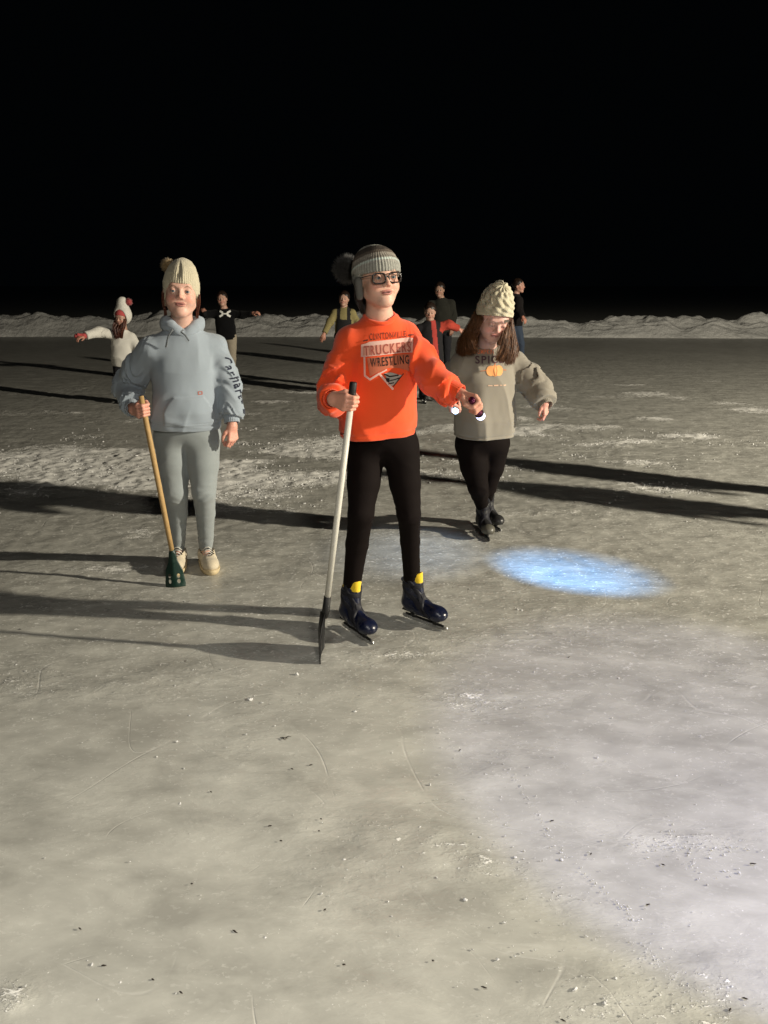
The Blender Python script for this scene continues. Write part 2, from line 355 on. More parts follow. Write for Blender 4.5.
# ice
def ice_material():
    m, nt, p = new_mat('skating_ice', (0.4, 0.4, 0.35), 0.3, 0, 0.5); L = nt.links
    geo = N(nt, 'ShaderNodeNewGeometry'); at = N(nt, 'ShaderNodeAttribute', attribute_name='snow')
    def mapped(sx, sy, rz):
        mp = N(nt, 'ShaderNodeMapping'); mp.inputs['Scale'].default_value = (sx, sy, 1); mp.inputs['Rotation'].default_value = (0, 0, R(rz)); L.new(geo.outputs['Position'], mp.inputs[0]); return mp.outputs[0]
    def noi(vec, scale, det=5.0, dist=0.0, rough=0.55):
        n = N(nt, 'ShaderNodeTexNoise', Scale=scale, Detail=det, Distortion=dist, Roughness=rough); L.new(vec, n.inputs['Vector']); return n.outputs[0]
    def math_(op, a, b=None, c=None, clamp=False):
        n = N(nt, 'ShaderNodeMath', operation=op); n.use_clamp = clamp
        for i, x in enumerate((a, b, c)):
            if x is None: continue
            if isinstance(x, (int, float)): n.inputs[i].default_value = x
            else: L.new(x, n.inputs[i])
        return n.outputs[0]
    def ramp(x, lo, hi, a=0.0, b=1.0):
        n = N(nt, 'ShaderNodeMapRange'); n.interpolation_type = 'SMOOTHSTEP'
        for i, y in enumerate((lo, hi, a, b)): n.inputs[i+1].default_value = y
        L.new(x, n.inputs[0]); return n.outputs[0]
    cloud = noi(mapped(1.0, 1.9, 24), 3.2, 7.0, 0.35, 0.62)
    cloud2 = noi(mapped(1.0, 1.6, -10), 7.5, 4.0, 0.6, 0.55)
    big = noi(geo.outputs['Position'], 0.7, 4.0)
    mixv = math_('ADD', math_('MULTIPLY', cloud, 0.6), math_('ADD', math_('MULTIPLY', cloud2, 0.2), math_('MULTIPLY', big, 0.2)))
    cr = N(nt, 'ShaderNodeValToRGB'); e = cr.color_ramp.elements
    e[0].position = 0.38; e[0].color = (0.345, 0.338, 0.302, 1); e[1].position = 0.64; e[1].color = (0.575, 0.568, 0.51, 1)
    L.new(mixv, cr.inputs[0])
    # thin curved marks left by blades: level lines of slow noises
    def curve(scale, seed, wd):
        mp = N(nt, 'ShaderNodeMapping'); mp.inputs['Location'].default_value = (seed*7.3, seed*3.1, seed); L.new(geo.outputs['Position'], mp.inputs[0])
        x = noi(mp.outputs[0], scale, 1.0, 0.4); return ramp(math_('ABSOLUTE', math_('SUBTRACT', x, 0.5)), 0.0, wd, 1.0, 0.0)
    scr = math_('MAXIMUM', math_('MAXIMUM', curve(0.55, 1, .0012), curve(0.8, 2, .0017)), math_('MAXIMUM', curve(1.1, 3, .0022), curve(0.7, 5, .0014)))
    scr = math_('MULTIPLY', scr, ramp(noi(geo.outputs['Position'], 3.0, 4.0), 0.46, 0.62))
    # crystalline grain and scraped snow
    grain = noi(mapped(1, 1.7, 15), 70.0, 4.0, 0.2, 0.65); mid = noi(mapped(1, 2.0, 15), 16.0, 5.0, 0.4, 0.6)
    g2 = math_('ADD', math_('MULTIPLY', grain, 0.55), math_('MULTIPLY', mid, 0.45))
    thr = math_('MULTIPLY_ADD', at.outputs['Fac'], -0.42, 0.76)
    snow = ramp(math_('SUBTRACT', g2, thr), 0.0, 0.07)
    fleck = ramp(noi(geo.outputs['Position'], 120.0, 2.0, 0, 0.5), 0.70, 0.76)
    sepy = N(nt, 'ShaderNodeSeparateXYZ'); L.new(geo.outputs['Position'], sepy.inputs[0])
    fleck2 = ramp(noi(mapped(1, 1.5, 10), 55.0, 3.0, 0.3, 0.6), 0.555, 0.62)
    fl = math_('MAXIMUM', math_('MULTIPLY', fleck, ramp(cloud2, 0.45, 0.6)), math_('MULTIPLY', math_('MULTIPLY', fleck2, ramp(mid, 0.46, 0.60)), ramp(sepy.outputs[1], 2.0, 3.6, 0.15, 0.9)))
    white = math_('MAXIMUM', snow, math_('MAXIMUM', math_('MULTIPLY', scr, 0.20), fl), None, True)
    mx = N(nt, 'ShaderNodeMix', data_type='RGBA'); L.new(white, mx.inputs[0]); L.new(cr.outputs[0], mx.inputs[6]); mx.inputs[7].default_value = (0.84, 0.83, 0.78, 1)
    L.new(mx.outputs[2], p.inputs['Base Color'])
    ro = math_('ADD', math_('ADD', ramp(cloud2, 0.3, 0.7, 0.13, 0.30), ramp(sepy.outputs[1], 2.0, 4.5, 0.0, 0.15)), math_('MULTIPLY', white, 0.4), None, True); L.new(ro, p.inputs['Roughness']); p.inputs['Specular IOR Level'].default_value = 0.6
    rgh = math_('ADD', math_('MULTIPLY_ADD', at.outputs['Fac'], 1.4, 0.05), ramp(sepy.outputs[1], 2.2, 4.2, 0.0, 0.55), None, True)
    hgt = math_('ADD', math_('MULTIPLY', math_('MULTIPLY', mid, 0.75), rgh), math_('ADD', math_('MULTIPLY', math_('MULTIPLY', grain, 0.22), rgh), math_('ADD', math_('MULTIPLY', snow, 0.35), math_('MULTIPLY', scr, -0.10))))
    b = N(nt, 'ShaderNodeBump', Strength=0.75, Distance=0.012); L.new(hgt, b.inputs['Height']); L.new(b.outputs[0], p.inputs['Normal'])
    return m
M_ice = ice_material()
def snow_mat(name, c=(0.62, 0.61, 0.56), s=6.0):
    m, nt, p = new_mat(name, c, 0.85, 0, 0.3); L = nt.links; geo = N(nt, 'ShaderNodeNewGeometry')
    n = N(nt, 'ShaderNodeTexNoise', Scale=s, Detail=8.0, Roughness=0.65); L.new(geo.outputs['Position'], n.inputs['Vector'])
    mx = N(nt, 'ShaderNodeMix', data_type='RGBA'); mx.inputs[6].default_value = (*[x*0.6 for x in c], 1); mx.inputs[7].default_value = (*[min(.9, x*1.25) for x in c], 1); L.new(n.outputs[0], mx.inputs[0]); L.new(mx.outputs[2], p.inputs['Base Color'])
    b = N(nt, 'ShaderNodeBump', Strength=0.8, Distance=0.25/s*2); L.new(n.outputs[0], b.inputs['Height']); L.new(b.outputs[0], p.inputs['Normal'])
    return m
M_bank = snow_mat('plowed_snow', (0.74, 0.73, 0.69)); M_crumb = snow_mat('snow_crumb', (0.78, 0.77, 0.72), 60.0)

# ------------------------------------------------------------------ the ice sheet
PATCH = [  # pixel centre, world radii x/y, angle, strength
    ((45, 466), 2.3, 0.75, -8, 1.0), ((95, 480), 0.9, 0.35, -8, .9), ((285, 452), .6, .3, 0, .6), ((690, 440), 2.2, .5, -5, .5), ((590, 455), .9, .4, 0, .5),
    ((620, 985), .34, .12, 35, .50), ((720, 1000), .30, .18, 20, .50), ((545, 890), .30, .09, -35, .5), ((700, 840), .30, .05, 5, .55),
    ((12, 995), .055, .05, 0, 1.0), ((480, 700), .35, .12, 0, .5), ((400, 655), .4, .12, 0, .35), ((120, 570), .9, .10, 0, .42), ((60, 690), .35, .15, 0, .35), ((640, 610), .6, .14, 0, .3), ((170, 590), .22, .03, 0, .7),
    ((150, 600), .8, .05, -5, .45), ((240, 735), .15, .2, 10, .3), ((500, 640), .5, .1, 0, .3), ((500, 765), .2, .08, 40, .45)]
def snow_mask(x, y):
    s = np.zeros_like(x)
    for (px, py), rx, ry, a, k in PATCH:
        c = G(px, py); dx = x-c[0]; dy = y-c[1]; ca, sa = math.cos(R(a)), math.sin(R(a))
        u = (dx*ca+dy*sa)/rx; v = (-dx*sa+dy*ca)/ry; s = np.maximum(s, k*np.exp(-(u*u+v*v)))
    P = np.stack([x*1.3, y*2.1, x*0+.3], 1)
    n = fbm(P, 5, 4)+.10*np.clip((y-3.5)/3, 0, 1)*(ridge(fbm(P*np.array([1.2, 5, 1]), 15, 3))-.55); far = np.clip((y-3.6)/3, 0, 1)
    s = s*(0.45+1.1*n)+np.clip(n-.47, 0, 1)*(1.3+1.9*far)*(1-.85*np.clip((y-10)/6, 0, 1))
    return np.clip(s, 0, 1)
def axis(segs):
    out = [segs[0][0]]
    for a, b, n in segs: out += list(np.linspace(a, b, n+1)[1:])
    return np.array(out)
X = axis([(-4000, -400, 3), (-400, -60, 6), (-60, -14, 30), (-14, -5, 110), (-5, 5, 460), (5, 14, 110), (14, 60, 30), (60, 400, 6), (400, 4000, 3)])
Y = axis([(-400, -20, 4), (-20, 0.4, 20), (0.4, 3.5, 170), (3.5, 8, 180), (8, 14, 120), (14, 26, 90), (26, 60, 12), (60, 500, 6), (500, 6000, 4)])
gx, gy = np.meshgrid(X, Y, indexing='ij'); gx = gx.ravel(); gy = gy.ravel()
sm = snow_mask(gx, gy); near = np.exp(-((gx/14)**2+((gy-6)/14)**2)**2)
Pn = np.stack([gx*2.2, gy*3.4, gx*0], 1)
mid_ = np.clip((gy-2.6)/1.6, 0, 1)
gz = near*(mid_*0.010*(ridge(fbm(np.stack([gx*9+gy*1.5, gy*15, gx*0], 1), 61, 3))-.6)*(0.4+1.2*fbm(Pn*.5, 63, 2))+0.010*(fbm(Pn, 1, 3)-.5)+0.006*(fbm(Pn*3.1, 9, 3)-.5)*(0.4+sm*2)+0.065*np.clip(sm-.25, 0, 1)*np.clip(fbm(Pn*7.7, 21, 3)-.42, 0, 1))
nx, ny = len(X), len(Y); ii = np.arange(nx*ny).reshape(nx, ny)
q = np.stack([ii[:-1, :-1], ii[1:, :-1], ii[1:, 1:], ii[:-1, 1:]], -1).reshape(-1, 4)
me = mesh_np('ice', np.stack([gx, gy, gz], 1), q)
a_ = me.attributes.new('snow', 'FLOAT', 'POINT'); a_.data.foreach_set('value', sm.astype(np.float32))
tag(link('ice', me, M_ice), 'grey skating ice with cloudy patches, scratches and scraped snow', 'ice', kind='structure')

# ------------------------------------------------------------------ snow bank round the far side of the rink
def crest(x):
    P = np.stack([x*0.16, x*0+2.2, x*0], 1); P2 = np.stack([x*0.55, x*0+7.7, x*0], 1)
    h = 0.16+0.46*fbm(P, 3, 2)+0.26*(noise(P2, 8)-.5)
    return h
nxb, nvb = 1500, 60
xb = np.linspace(-34, 34, nxb); vb = np.linspace(0, 1, nvb)
bx, bv = np.meshgrid(xb, vb, indexing='ij'); bx = bx.ravel(); bv = bv.ravel()
yc = 26.4-0.010*(bx+4)**2*0.35+0.3*(noise(np.stack([bx*.3, bx*0, bx*0], 1), 4)-.5)
hh = crest(bx)*np.sin(np.pi*np.clip(bv, 0, 1))**0.8
by = yc+(bv-.5)*2.6-0.5
P3 = np.stack([bx*1.3, by*1.6, bx*0+1], 1)
lump = fbm(P3, 12, 4); lump2 = fbm(np.stack([bx*0.9+by*1.2, by*3.5, bx*0], 1), 31, 3)
bz = hh*(0.62+1.25*(lump-.3))+0.22*np.sin(np.pi*bv)*(ridge(lump2)-.45)+.05*np.sin(np.pi*bv)*(ridge(fbm(P3*3.1, 17, 3))-.5)-0.02
by = by+0.25*(lump-.5)
ii = np.arange(nxb*nvb).reshape(nxb, nvb); q = np.stack([ii[:-1, :-1], ii[1:, :-1], ii[1:, 1:], ii[:-1, 1:]], -1).reshape(-1, 4)
tag(link('snow_bank', mesh_np('snow_bank', np.stack([bx, by, bz], 1), q), M_bank), 'low lumpy bank of plowed snow along the far edge of the rink', 'snow bank', kind='structure')

# ------------------------------------------------------------------ snow crumbs (uncountable) and dark bits of bark
def crumbs():
    t = (1+5**.5)/2
    iv = np.array([(-1, t, 0), (1, t, 0), (-1, -t, 0), (1, -t, 0), (0, -1, t), (0, 1, t), (0, -1, -t), (0, 1, -t), (t, 0, -1), (t, 0, 1), (-t, 0, -1), (-t, 0, 1)])/1.9
    it = np.array([(0, 11, 5), (0, 5, 1), (0, 1, 7), (0, 7, 10), (0, 10, 11), (1, 5, 9), (5, 11, 4), (11, 10, 2), (10, 7, 6), (7, 1, 8), (3, 9, 4), (3, 4, 2), (3, 2, 6), (3, 6, 8), (3, 8, 9), (4, 9, 5), (2, 4, 11), (6, 2, 10), (8, 6, 7), (9, 8, 1)])
    pts = []
    for n, y0, y1, s0, s1 in ((16000, 1.1, 3.6, .0012, .0034), (14000, 3.4, 6, .002, .006), (34000, 5.3, 8.5, .003, .011)):
        y = rng.uniform(y0, y1, n); x = rng.uniform(-1, 1, n)*(0.62*y+0.4); m = snow_mask(x, y)
        keep = rng.uniform(0, 1, n) < np.clip((m-.22)*1.3, 0.010, 1)*np.where(y > 5, 1.3, .6); k = rng.uniform(0, 1, n)**5
        pts.append(np.stack([x, y, s0+(s1-s0)*k], 1)[keep])
    ext = []
    for px, py, r in ((177, 742, .009), (157, 757, .006), (184, 769, .006), (180, 804, .008), (92, 965, .008), (515, 858, .011), (430, 785, .008), (344, 860, .006), (575, 990, .012), (604, 1004, .010), (498, 960, .009), (297, 675, .016), (250, 700, .016), (262, 703, .010), (355, 712, .010), (130, 862, .004), (265, 938, .006), (562, 860, .008), (176, 994, .006), (465, 900, .010), (690, 1040, .01)):
        g = G(px, py); ext.append((g[0], g[1], r*.55))
    for (x0, y0), (x1, y1), n_ in (((505, 765), (560, 850), 60), ((560, 850), (650, 935), 60), ((663, 815), (700, 875), 35), ((655, 845), (740, 850), 60), ((640, 940), (700, 1010), 50), ((270, 470), (320, 455), 40), ((440, 630), (520, 660), 40)):
        for _ in range(n_):
            t = rng.uniform(); g = G(x0+(x1-x0)*t+rng.normal()*2.2, y0+(y1-y0)*t+rng.normal()*2.2); ext.append((g[0], g[1], rng.uniform(.0005, .0022)))
    for cx, cy, sx, sy, n_ in ((690, 990, 60, 25, 160), (560, 900, 50, 40, 110), (500, 860, 30, 40, 160), (640, 960, 50, 30, 100), (410, 665, 50, 20, 160), (290, 690, 40, 14, 90), (700, 850, 45, 12, 200), (130, 640, 120, 30, 120), (60, 700, 60, 30, 90), (480, 720, 60, 40, 160), (620, 800, 90, 80, 120)):
        for _ in range(n_):
            g = G(cx+rng.normal()*sx, min(1100, cy+rng.normal()*sy)); ext.append((g[0], g[1], .0006+.0022*rng.uniform()**4))
    p = np.concatenate(pts+[np.array(ext)])
    n = len(p); a = rng.uniform(0, 6.28, n); sc_ = p[:, 2:3]*rng.uniform(.6, 1.5, (n, 3)); sc_[:, 2] *= .6
    v = iv[None]*sc_[:, None, :]*(1+rng.uniform(-.35, .35, (n, 12, 1)))
    ca, sa = np.cos(a)[:, None], np.sin(a)[:, None]; vx = v[..., 0]*ca-v[..., 1]*sa; vy = v[..., 0]*sa+v[..., 1]*ca
    v = np.stack([vx+p[:, 0:1], vy+p[:, 1:2], v[..., 2]+sc_[:, 2:3]*.3+.001], -1).reshape(-1, 3)
    f = (it[None]+(np.arange(n)*12)[:, None, None]).reshape(-1, 3)
    return tag(link('snow_crumbs', mesh_np('snow_crumbs', v, f, smooth=False), M_crumb), 'small white crumbs of scraped snow scattered over the ice', 'snow crumbs', kind='stuff')
crumbs()
M_bark = plastic('dark_bark', (0.02, 0.012, 0.008), 0.8)
def bark():
    spots = [(284, 739, .030), (292, 770, .010), (311, 766, .012), (211, 793, .008), (270, 827, .012), (281, 842, .008), (321, 820, .007), (319, 832, .006), (235, 933, .016), (104, 967, .012), (80, 930, .010), (181, 994, .010), (344, 966, .008), (325, 911, .008), (153, 981, .008), (484, 989, .014), (552, 822, .014), (591, 855, .010), (648, 906, .012), (753, 865, .018), (730, 1011, .010), (663, 866, .010), (569, 658, .012), (185, 662, .012), (20, 630, .016), (563, 1022, .012), (433, 962, .006), (460, 751, .010), (745, 1000, .012), (192, 885, .007)]
    for i, (px, py, L_) in enumerate(spots):
        g = G(px, py); a = random.uniform(-.7, .9); mb = MB(); d = V(math.cos(a), math.sin(a), 0); s = V(-d[1], d[0], 0)
        c = g+V(0, 0, .004)
        pts = [c-d*L_/2, c-d*L_*.15+s*L_*.08, c+d*L_*.2-s*L_*.03+V(0, 0, .001), c+d*L_/2+s*L_*.1]
        mb.tube(pts, [.0008, .0018, .0016, .0005], 5)
        if i == 0: mb.tube([c+d*.004, c+d*.014+s*.010+V(0, 0, .003), c+d*.022+s*.012], [.0016, .0014, .0005], 5); mb.tube([c-d*.004, c+d*.004-s*.008, c+d*.012-s*.010], [.0016, .001, .0004], 5)
        o = mb.build('bark_bit', M_bark, None, base=c)
        tag(o, 'largest dark forked bit of bark on the bare ice below the shovels' if i == 0 else 'tiny dark sliver of bark lying on the bare ice', 'bark bit', 'tiny bits of bark on the ice')
bark()

# ------------------------------------------------------------------ human pieces
def head_sdf(fine=True):
    m = []
    cr = ell((0, .018, .034), (.075, .093, .080)); fc = ell((0, -.020, -.024), (.060, .064, .078))
    jaw = U(.02, cone((-.044, .0, -.055), (-.014, -.056, -.090), .021, .017), cone((.044, .0, -.055), (.014, -.056, -.090), .021, .017), ell((0, -.060, -.090), (.020, .020, .016)))
    chk = U(.02, ball((-.035, -.050, -.034), .027), ball((.035, -.050, -.034), .027))
    brow = cone((-.030, -.068, .022), (.030, -.068, .022), .013, .013)
    nose = U(.008, cone((0, -.080, .010), (0, -.1005, -.022), .0065, .0090), ball((-.0095, -.090, -.026), .0078), ball((.0095, -.090, -.026), .0078))
    lipu = ell((0, -.0815, -.0500), (.0245, .0105, .0048)); lipl = ell((0, -.0805, -.0590), (.0210, .0110, .0058))
    eye = U(.002, ball((-.031, -.0700, .000), .0125), ball((.031, -.0700, .000), .0125))
    lid = U(.002, INT(U(.001, ball((-.031, -.0700, .0005), .0142), ball((.031, -.0700, .0005), .0142)), half((0, 0, .0048), (0, .25, -1))), INT(U(.001, ball((-.031, -.0700, .0), .0138), ball((.031, -.0700, .0), .0138)), half((0, 0, -.0056), (0, .15, 1))))
    ear = U(.006, ell((-.074, .012, -.006), (.007, .018, .030)), ell((.074, .012, -.006), (.007, .018, .030)))
    sock = U(.004, ball((-.031, -.096, .001), .017), ball((.031, -.096, .001), .017))
    nost = U(.002, ball((-.0062, -.0975, -.0335), .0036), ball((.0062, -.0975, -.0335), .0036))
    gap = ell((0, -.0925, -.0545), (.0135, .008, .0026))
    def f(P):
        d = smin(cr(P), fc(P), .035); d = smin(d, jaw(P), .026); d = smin(d, chk(P), .022); d = smin(d, brow(P), .018)
        d = -smin(-d, sock(P), .014)
        d = smin(d, nose(P), .010)
        d = smin(d, eye(P), .0025); d = smin(d, lid(P), .003)
        d = smin(d, lipu(P), .004); d = smin(d, lipl(P), .004)
        d = -smin(-d, gap(P), .0015); d = -smin(-d, nost(P), .002)
        d = smin(d, ear(P), .008)
        return d
    return f
HEAD = head_sdf()
def head_col(L_, skin, lips, brow, iris=(0.03, 0.05, 0.06), eo=1.0):
    n = len(L_); c = np.tile(np.array(skin), (n, 1)); x, y, z = L_[:, 0], L_[:, 1], L_[:, 2]; ax = np.abs(x)
    def mix(mask, col): c[:] = c*(1-mask[:, None])+np.array(col)*mask[:, None]
    sm = lambda t: np.clip(t, 0, 1)
    pink = np.array(skin)*np.array([1.05, .74, .70])
    mix(sm(1-(((ax-.040)/.026)**2+((z+.030)/.022)**2))*.8*(y < -.03), pink)
    mix(sm(1-((x/.014)**2+((z+.024)/.012)**2))*.6*(y < -.085), pink)
    ml = sm(2.5*(1-((x/.0255)**2+((z+.0545)/.0115)**2)))*(y < -.078); mix(ml, lips)
    mg = sm(2*(1-((x/.021)**2+((z+.0545)/.0024)**2)))*(y < -.075); mix(mg, np.array(lips)*.25)
    arch = .0235-((ax-.031)/.055)**2*.10*1.2
    mb = sm(1.6*(1-(((ax-.032)/.0215)**2+((z-arch)/.0040)**2)))*(y < -.05); mix(mb*.65, brow)
    ex = ax-.031; zo = .0012+.0030*(1-eo); almond = 1-((ex/.0120)**2+((z+zo)/(.0043*eo))**2)
    me_ = sm(almond*4)*(y < -.070); mix(me_, (.40, .35, .32))
    mi = sm(3*(1-(ex**2+(z+.0003)**2)/.0062**2))*me_; mix(mi, iris)
    mp = sm(3*(1-(ex**2+(z-.0005)**2)/.0026**2))*me_; mix(mp, (.003, .003, .003))
    ll = sm(1-np.abs(z+zo-(.0043*eo*np.sqrt(np.clip(1-(ex/.0125)**2, 0, 1))+.0006))/.0018)*(np.abs(ex) < .0125)*(y < -.066); mix(ll*.9, (.02, .01, .008))
    return c
def hand_sdf(origin, x, z, side, pose, s=1.0, curl=1.0, spread=0.0):
    """x: wrist->knuckles, z: back of the hand, side +1 right hand / -1 left hand"""
    x = nrm(x); z = np.asarray(z, float); z = nrm(z-x*np.dot(z, x)); y = np.cross(z, x)*side      # +y = thumb side
    M = basis(x, y, z); o = np.asarray(origin, float)
    L_ = lambda p: o+M@(np.array(p, float)*s)
    ys = [.029, .0095, -.0095, -.027]; mx = [.083, .086, .081, .073]; ln_ = [(.040, .024, .020), (.045, .027, .021), (.041, .025, .020), (.032, .019, .017)]; rr = [.0088, .0090, .0085, .0075]
    fs = []; palm = []
    for i in range(4):
        palm.append(cone(L_((.006, ys[i]*.55, -.002)), L_((mx[i], ys[i], -.001)), .014*s, .0115*s))
        p = np.array([mx[i], ys[i], 0.])
        if pose == 'grip':
            c = np.array([mx[i]+.004, -.027]); pts = [p]
            for a, rad in ((25, .0245), (-50, .0240), (-125, .0235)):
                pts.append(np.array([c[0]+rad*math.cos(R(a)), ys[i]*.9, c[1]+rad*math.sin(R(a))]))
        else:
            a = 0; pts = [p]; d0 = spread*(1.5-i)*.12
            for l, da in zip(ln_[i], (18, 34, 26)):
                a += da*curl*(1+.12*i); p = p+np.array([math.cos(R(a)), d0*.6, -math.sin(R(a))])*l; pts.append(p)
        fs.append(limb([L_(t) for t in pts], [rr[i]*1.08*s, rr[i]*s, rr[i]*.92*s, rr[i]*.78*s], .003))
    if pose == 'grip': th = [(.012, .018, -.010), (.042, .036, -.030), (.068, .036, -.052), (.090, .026, -.054)]
    else: th = [(.012, .018, -.008), (.040, .040, -.020), (.066, .050, -.030), (.088, .050, -.036)]
    thumb = limb([L_(t) for t in th], [.014*s, .0125*s, .0100*s, .0080*s], .004)
    P_ = U(.010, *palm)
    def f(P):
        d = P_(P); g = fs[0](P)
        for k in fs[1:]: g = np.minimum(g, k(P))
        d = smin(d, g, .005); return smin(d, thumb(P), .008)
    f.centre = L_((.06, 0, -.02)); return f

def bbox(pts, pad):
    pts = np.array(pts, float); return pts.min(0)-pad, pts.max(0)+pad
def sleeve_sdf(pts, rads, amp=.007, seed=0, ring=26, k=.03):
    pts = [np.asarray(p, float) for p in pts]; base = limb(pts, rads, k)
    seg = [np.linalg.norm(pts[i+1]-pts[i]) for i in range(len(pts)-1)]; cum = np.concatenate([[0], np.cumsum(seg)]); tot = cum[-1]
    ax = nrm(pts[-1]-pts[0]); e1 = nrm(np.cross(ax, (0.3, 1, .1))); e2 = np.cross(ax, e1)
    cut = half(pts[-1], pts[-1]-pts[-2])
    def f(P):
        d = base(P); best = np.full(len(P), 1e9); s = np.zeros(len(P))
        for i in range(len(seg)):
            ab = pts[i+1]-pts[i]; q = P-pts[i]; t = np.clip(q@ab/(ab@ab), 0, 1); dd = ln(q-t[:, None]*ab); mk = dd < best
            best = np.where(mk, dd, best); s = np.where(mk, cum[i]+t*seg[i], s)
        a, b = P@e1, P@e2
        n1 = ridge(noise(np.stack([s*ring+6*noise(np.stack([a*14, b*14, s*6], 1), seed+3), a*9, b*9], 1), seed))
        n2 = fbm(np.stack([s*11, a*16, b*16], 1), seed+9, 2)
        m = .35+.65*np.clip(np.abs(s/tot-.45)*-6+1.6, 0, 1)+.5*np.clip((s/tot-.78)*5, 0, 1)
        d = d-1.9*amp*(n1**2.2-.30)*m-.8*amp*(n2-.5)
        return np.maximum(d, cut(P))
    return f
def cuff_sdf(p, d, r, L_=.055, ribs=0):
    d = nrm(d); a = p-d*.02; b = p+d*(L_-.02); e1 = nrm(np.cross(d, (.2, 1, .1))); e2 = np.cross(d, e1)
    def f(P):
        q = P-a; t = q@d; u = q@e1; v = q@e2; rad = np.sqrt(u*u+v*v); o = rad-r-.0012*np.cos(np.arctan2(v, u)*26)
        body = np.maximum(o, np.maximum(-t, t-L_)); return np.maximum(body, -np.maximum(rad-(r-.005), (L_-.03)-t))
    return f
def torso_frame(pelvis, neck, shl, shr):
    z = nrm(neck-pelvis); x = nrm(shr-shl); x = nrm(x-z*np.dot(x, z)); y = np.cross(z, x); return basis(x, y, z)
def text_mesh(body, size=1.0, off=0.0):
    cu = bpy.data.curves.new('text', 'FONT'); cu.body = body; cu.size = size; cu.offset = off; cu.resolution_u = 4; cu.space_character = 1.22
    ob = bpy.data.objects.new('text', cu); COL.objects.link(ob); bpy.context.view_layer.update()
    dg = bpy.context.evaluated_depsgraph_get(); me = bpy.data.meshes.new_from_object(ob.evaluated_get(dg))
    v = np.array([p.co[:2] for p in me.vertices]); f = [tuple(p.vertices) for p in me.polygons]
    bpy.data.objects.remove(ob); bpy.data.curves.remove(cu); bpy.data.meshes.remove(me); return v, f
def fit(vf, box, ang=0.0, arch=0.0):
    v, f = vf; lo, hi = v.min(0), v.max(0); v = (v-lo)/(hi-lo); x0, y0, x1, y1 = box
    v = v*[x1-x0, y1-y0]+[x0, y0]; c = np.array([(x0+x1)/2, (y0+y1)/2]); q = v-c
    q[:, 1] += arch*(1-(q[:, 0]/((x1-x0)/2))**2); a = R(ang); q = q@np.array([[math.cos(a), math.sin(a)], [-math.sin(a), math.cos(a)]])
    return q+c, f
def poly(*p): return np.array(p, float), [tuple(range(len(p)))]
def line2(pts, w_):
    v, f = [], []
    for (a, b) in zip(pts[:-1], pts[1:]):
        a, b = np.array(a, float), np.array(b, float); d = (b-a)/np.linalg.norm(b-a); n = np.array([-d[1], d[0]])*w_/2; a = a-d*w_*.3; b = b+d*w_*.3
        k = len(v); v += [a-n, b-n, b+n, a+n]; f.append((k, k+1, k+2, k+3))
    return np.array(v), f
def decal(name, target, shapes, O, Ud, Vd, mat, off=.0015, scale=1.0, parent=None, edge=.007, drop=9.0):
    """drape flat prints over target along -cross(U,V)"""
    O, Ud, Vd = np.asarray(O, float), nrm(Ud), nrm(Vd); D = np.cross(Ud, Vd)
    base = org(target); me = target.data
    key = me.name
    if key not in decal.c:
        vv = [v.co.copy() for v in me.vertices]; decal.c[key] = BVHTree.FromPolygons(vv, [tuple(p.vertices) for p in me.polygons])
    bvh = decal.c[key]; bm = bmesh.new()
    for v, f in shapes:
        vs = [bm.verts.new((p[0]*scale, p[1]*scale, 0)) for p in v]
        for q in f:
            try: bm.faces.new([vs[i] for i in q])
            except ValueError: pass
    bmesh.ops.triangulate(bm, faces=bm.faces[:])
    for _ in range(6):
        es = [e for e in bm.edges if e.calc_length() > edge]
        if not es: break
        bmesh.ops.subdivide_edges(bm, edges=es, cuts=1); bmesh.ops.triangulate(bm, faces=[f for f in bm.faces if len(f.verts) > 3])
    for v in bm.verts:
        p = O+Ud*v.co.x+Vd*v.co.y; hit, nr, _, _ = bvh.ray_cast(Vector(p-base+D*.3), Vector(-D), .8)
        if hit is None: hit = Vector(p-base); nr = Vector(D)
        v.co = hit+Vector(D)*off
    dep = {v: float(np.dot(np.array(v.co)+base, D)) for v in bm.verts}; top = np.percentile(list(dep.values()), 90)
    bad = [f for f in bm.faces if max(e.calc_length() for e in f.edges) > .04 or min(dep[v] for v in f.verts) < top-drop]
    bmesh.ops.delete(bm, geom=bad, context='FACES')
    bmesh.ops.recalc_face_normals(bm, faces=bm.faces[:])
    m2 = bpy.data.meshes.new(name); bm.to_mesh(m2); bm.free()
    for p in m2.polygons: p.use_smooth = True
    o = link(name, m2, mat, parent if parent is not None else target); return o
decal.c = {}
def fur_ball(c, r, n, L_, parent, mat, seed, name='pompom'):
    rs = np.random.default_rng(seed); c = np.asarray(c, float)
    f = DISP(ball(c, r*.78), lambda P: -.25*r*(fbm((P-c)*(2.2/r)+50, seed, 3)-.5)*2)
    v, q = surface(f, c-r*1.3, c+r*1.3, r/14)
    mb = MB(); mb.v = list(v); mb.f = [tuple(t) for t in q]
    for _ in range(n):
        d = nrm(rs.normal(size=3)); p = c+d*r*.6; e = nrm(d+rs.normal(size=3)*.35); tip = c+d*r*.62+e*L_*rs.uniform(.5, 1.1)
        k = len(mb.v); s = nrm(np.cross(e, rs.normal(size=3)))*r*.055; t = np.cross(nrm(e), s)
        mb.v += [p+s, p-s*.5+t*.8, p-s*.5-t*.8, tip]; mb.f += [(k, k+1, k+3), (k+1, k+2, k+3), (k+2, k, k+3)]
    return mb.build(name, mat, parent)
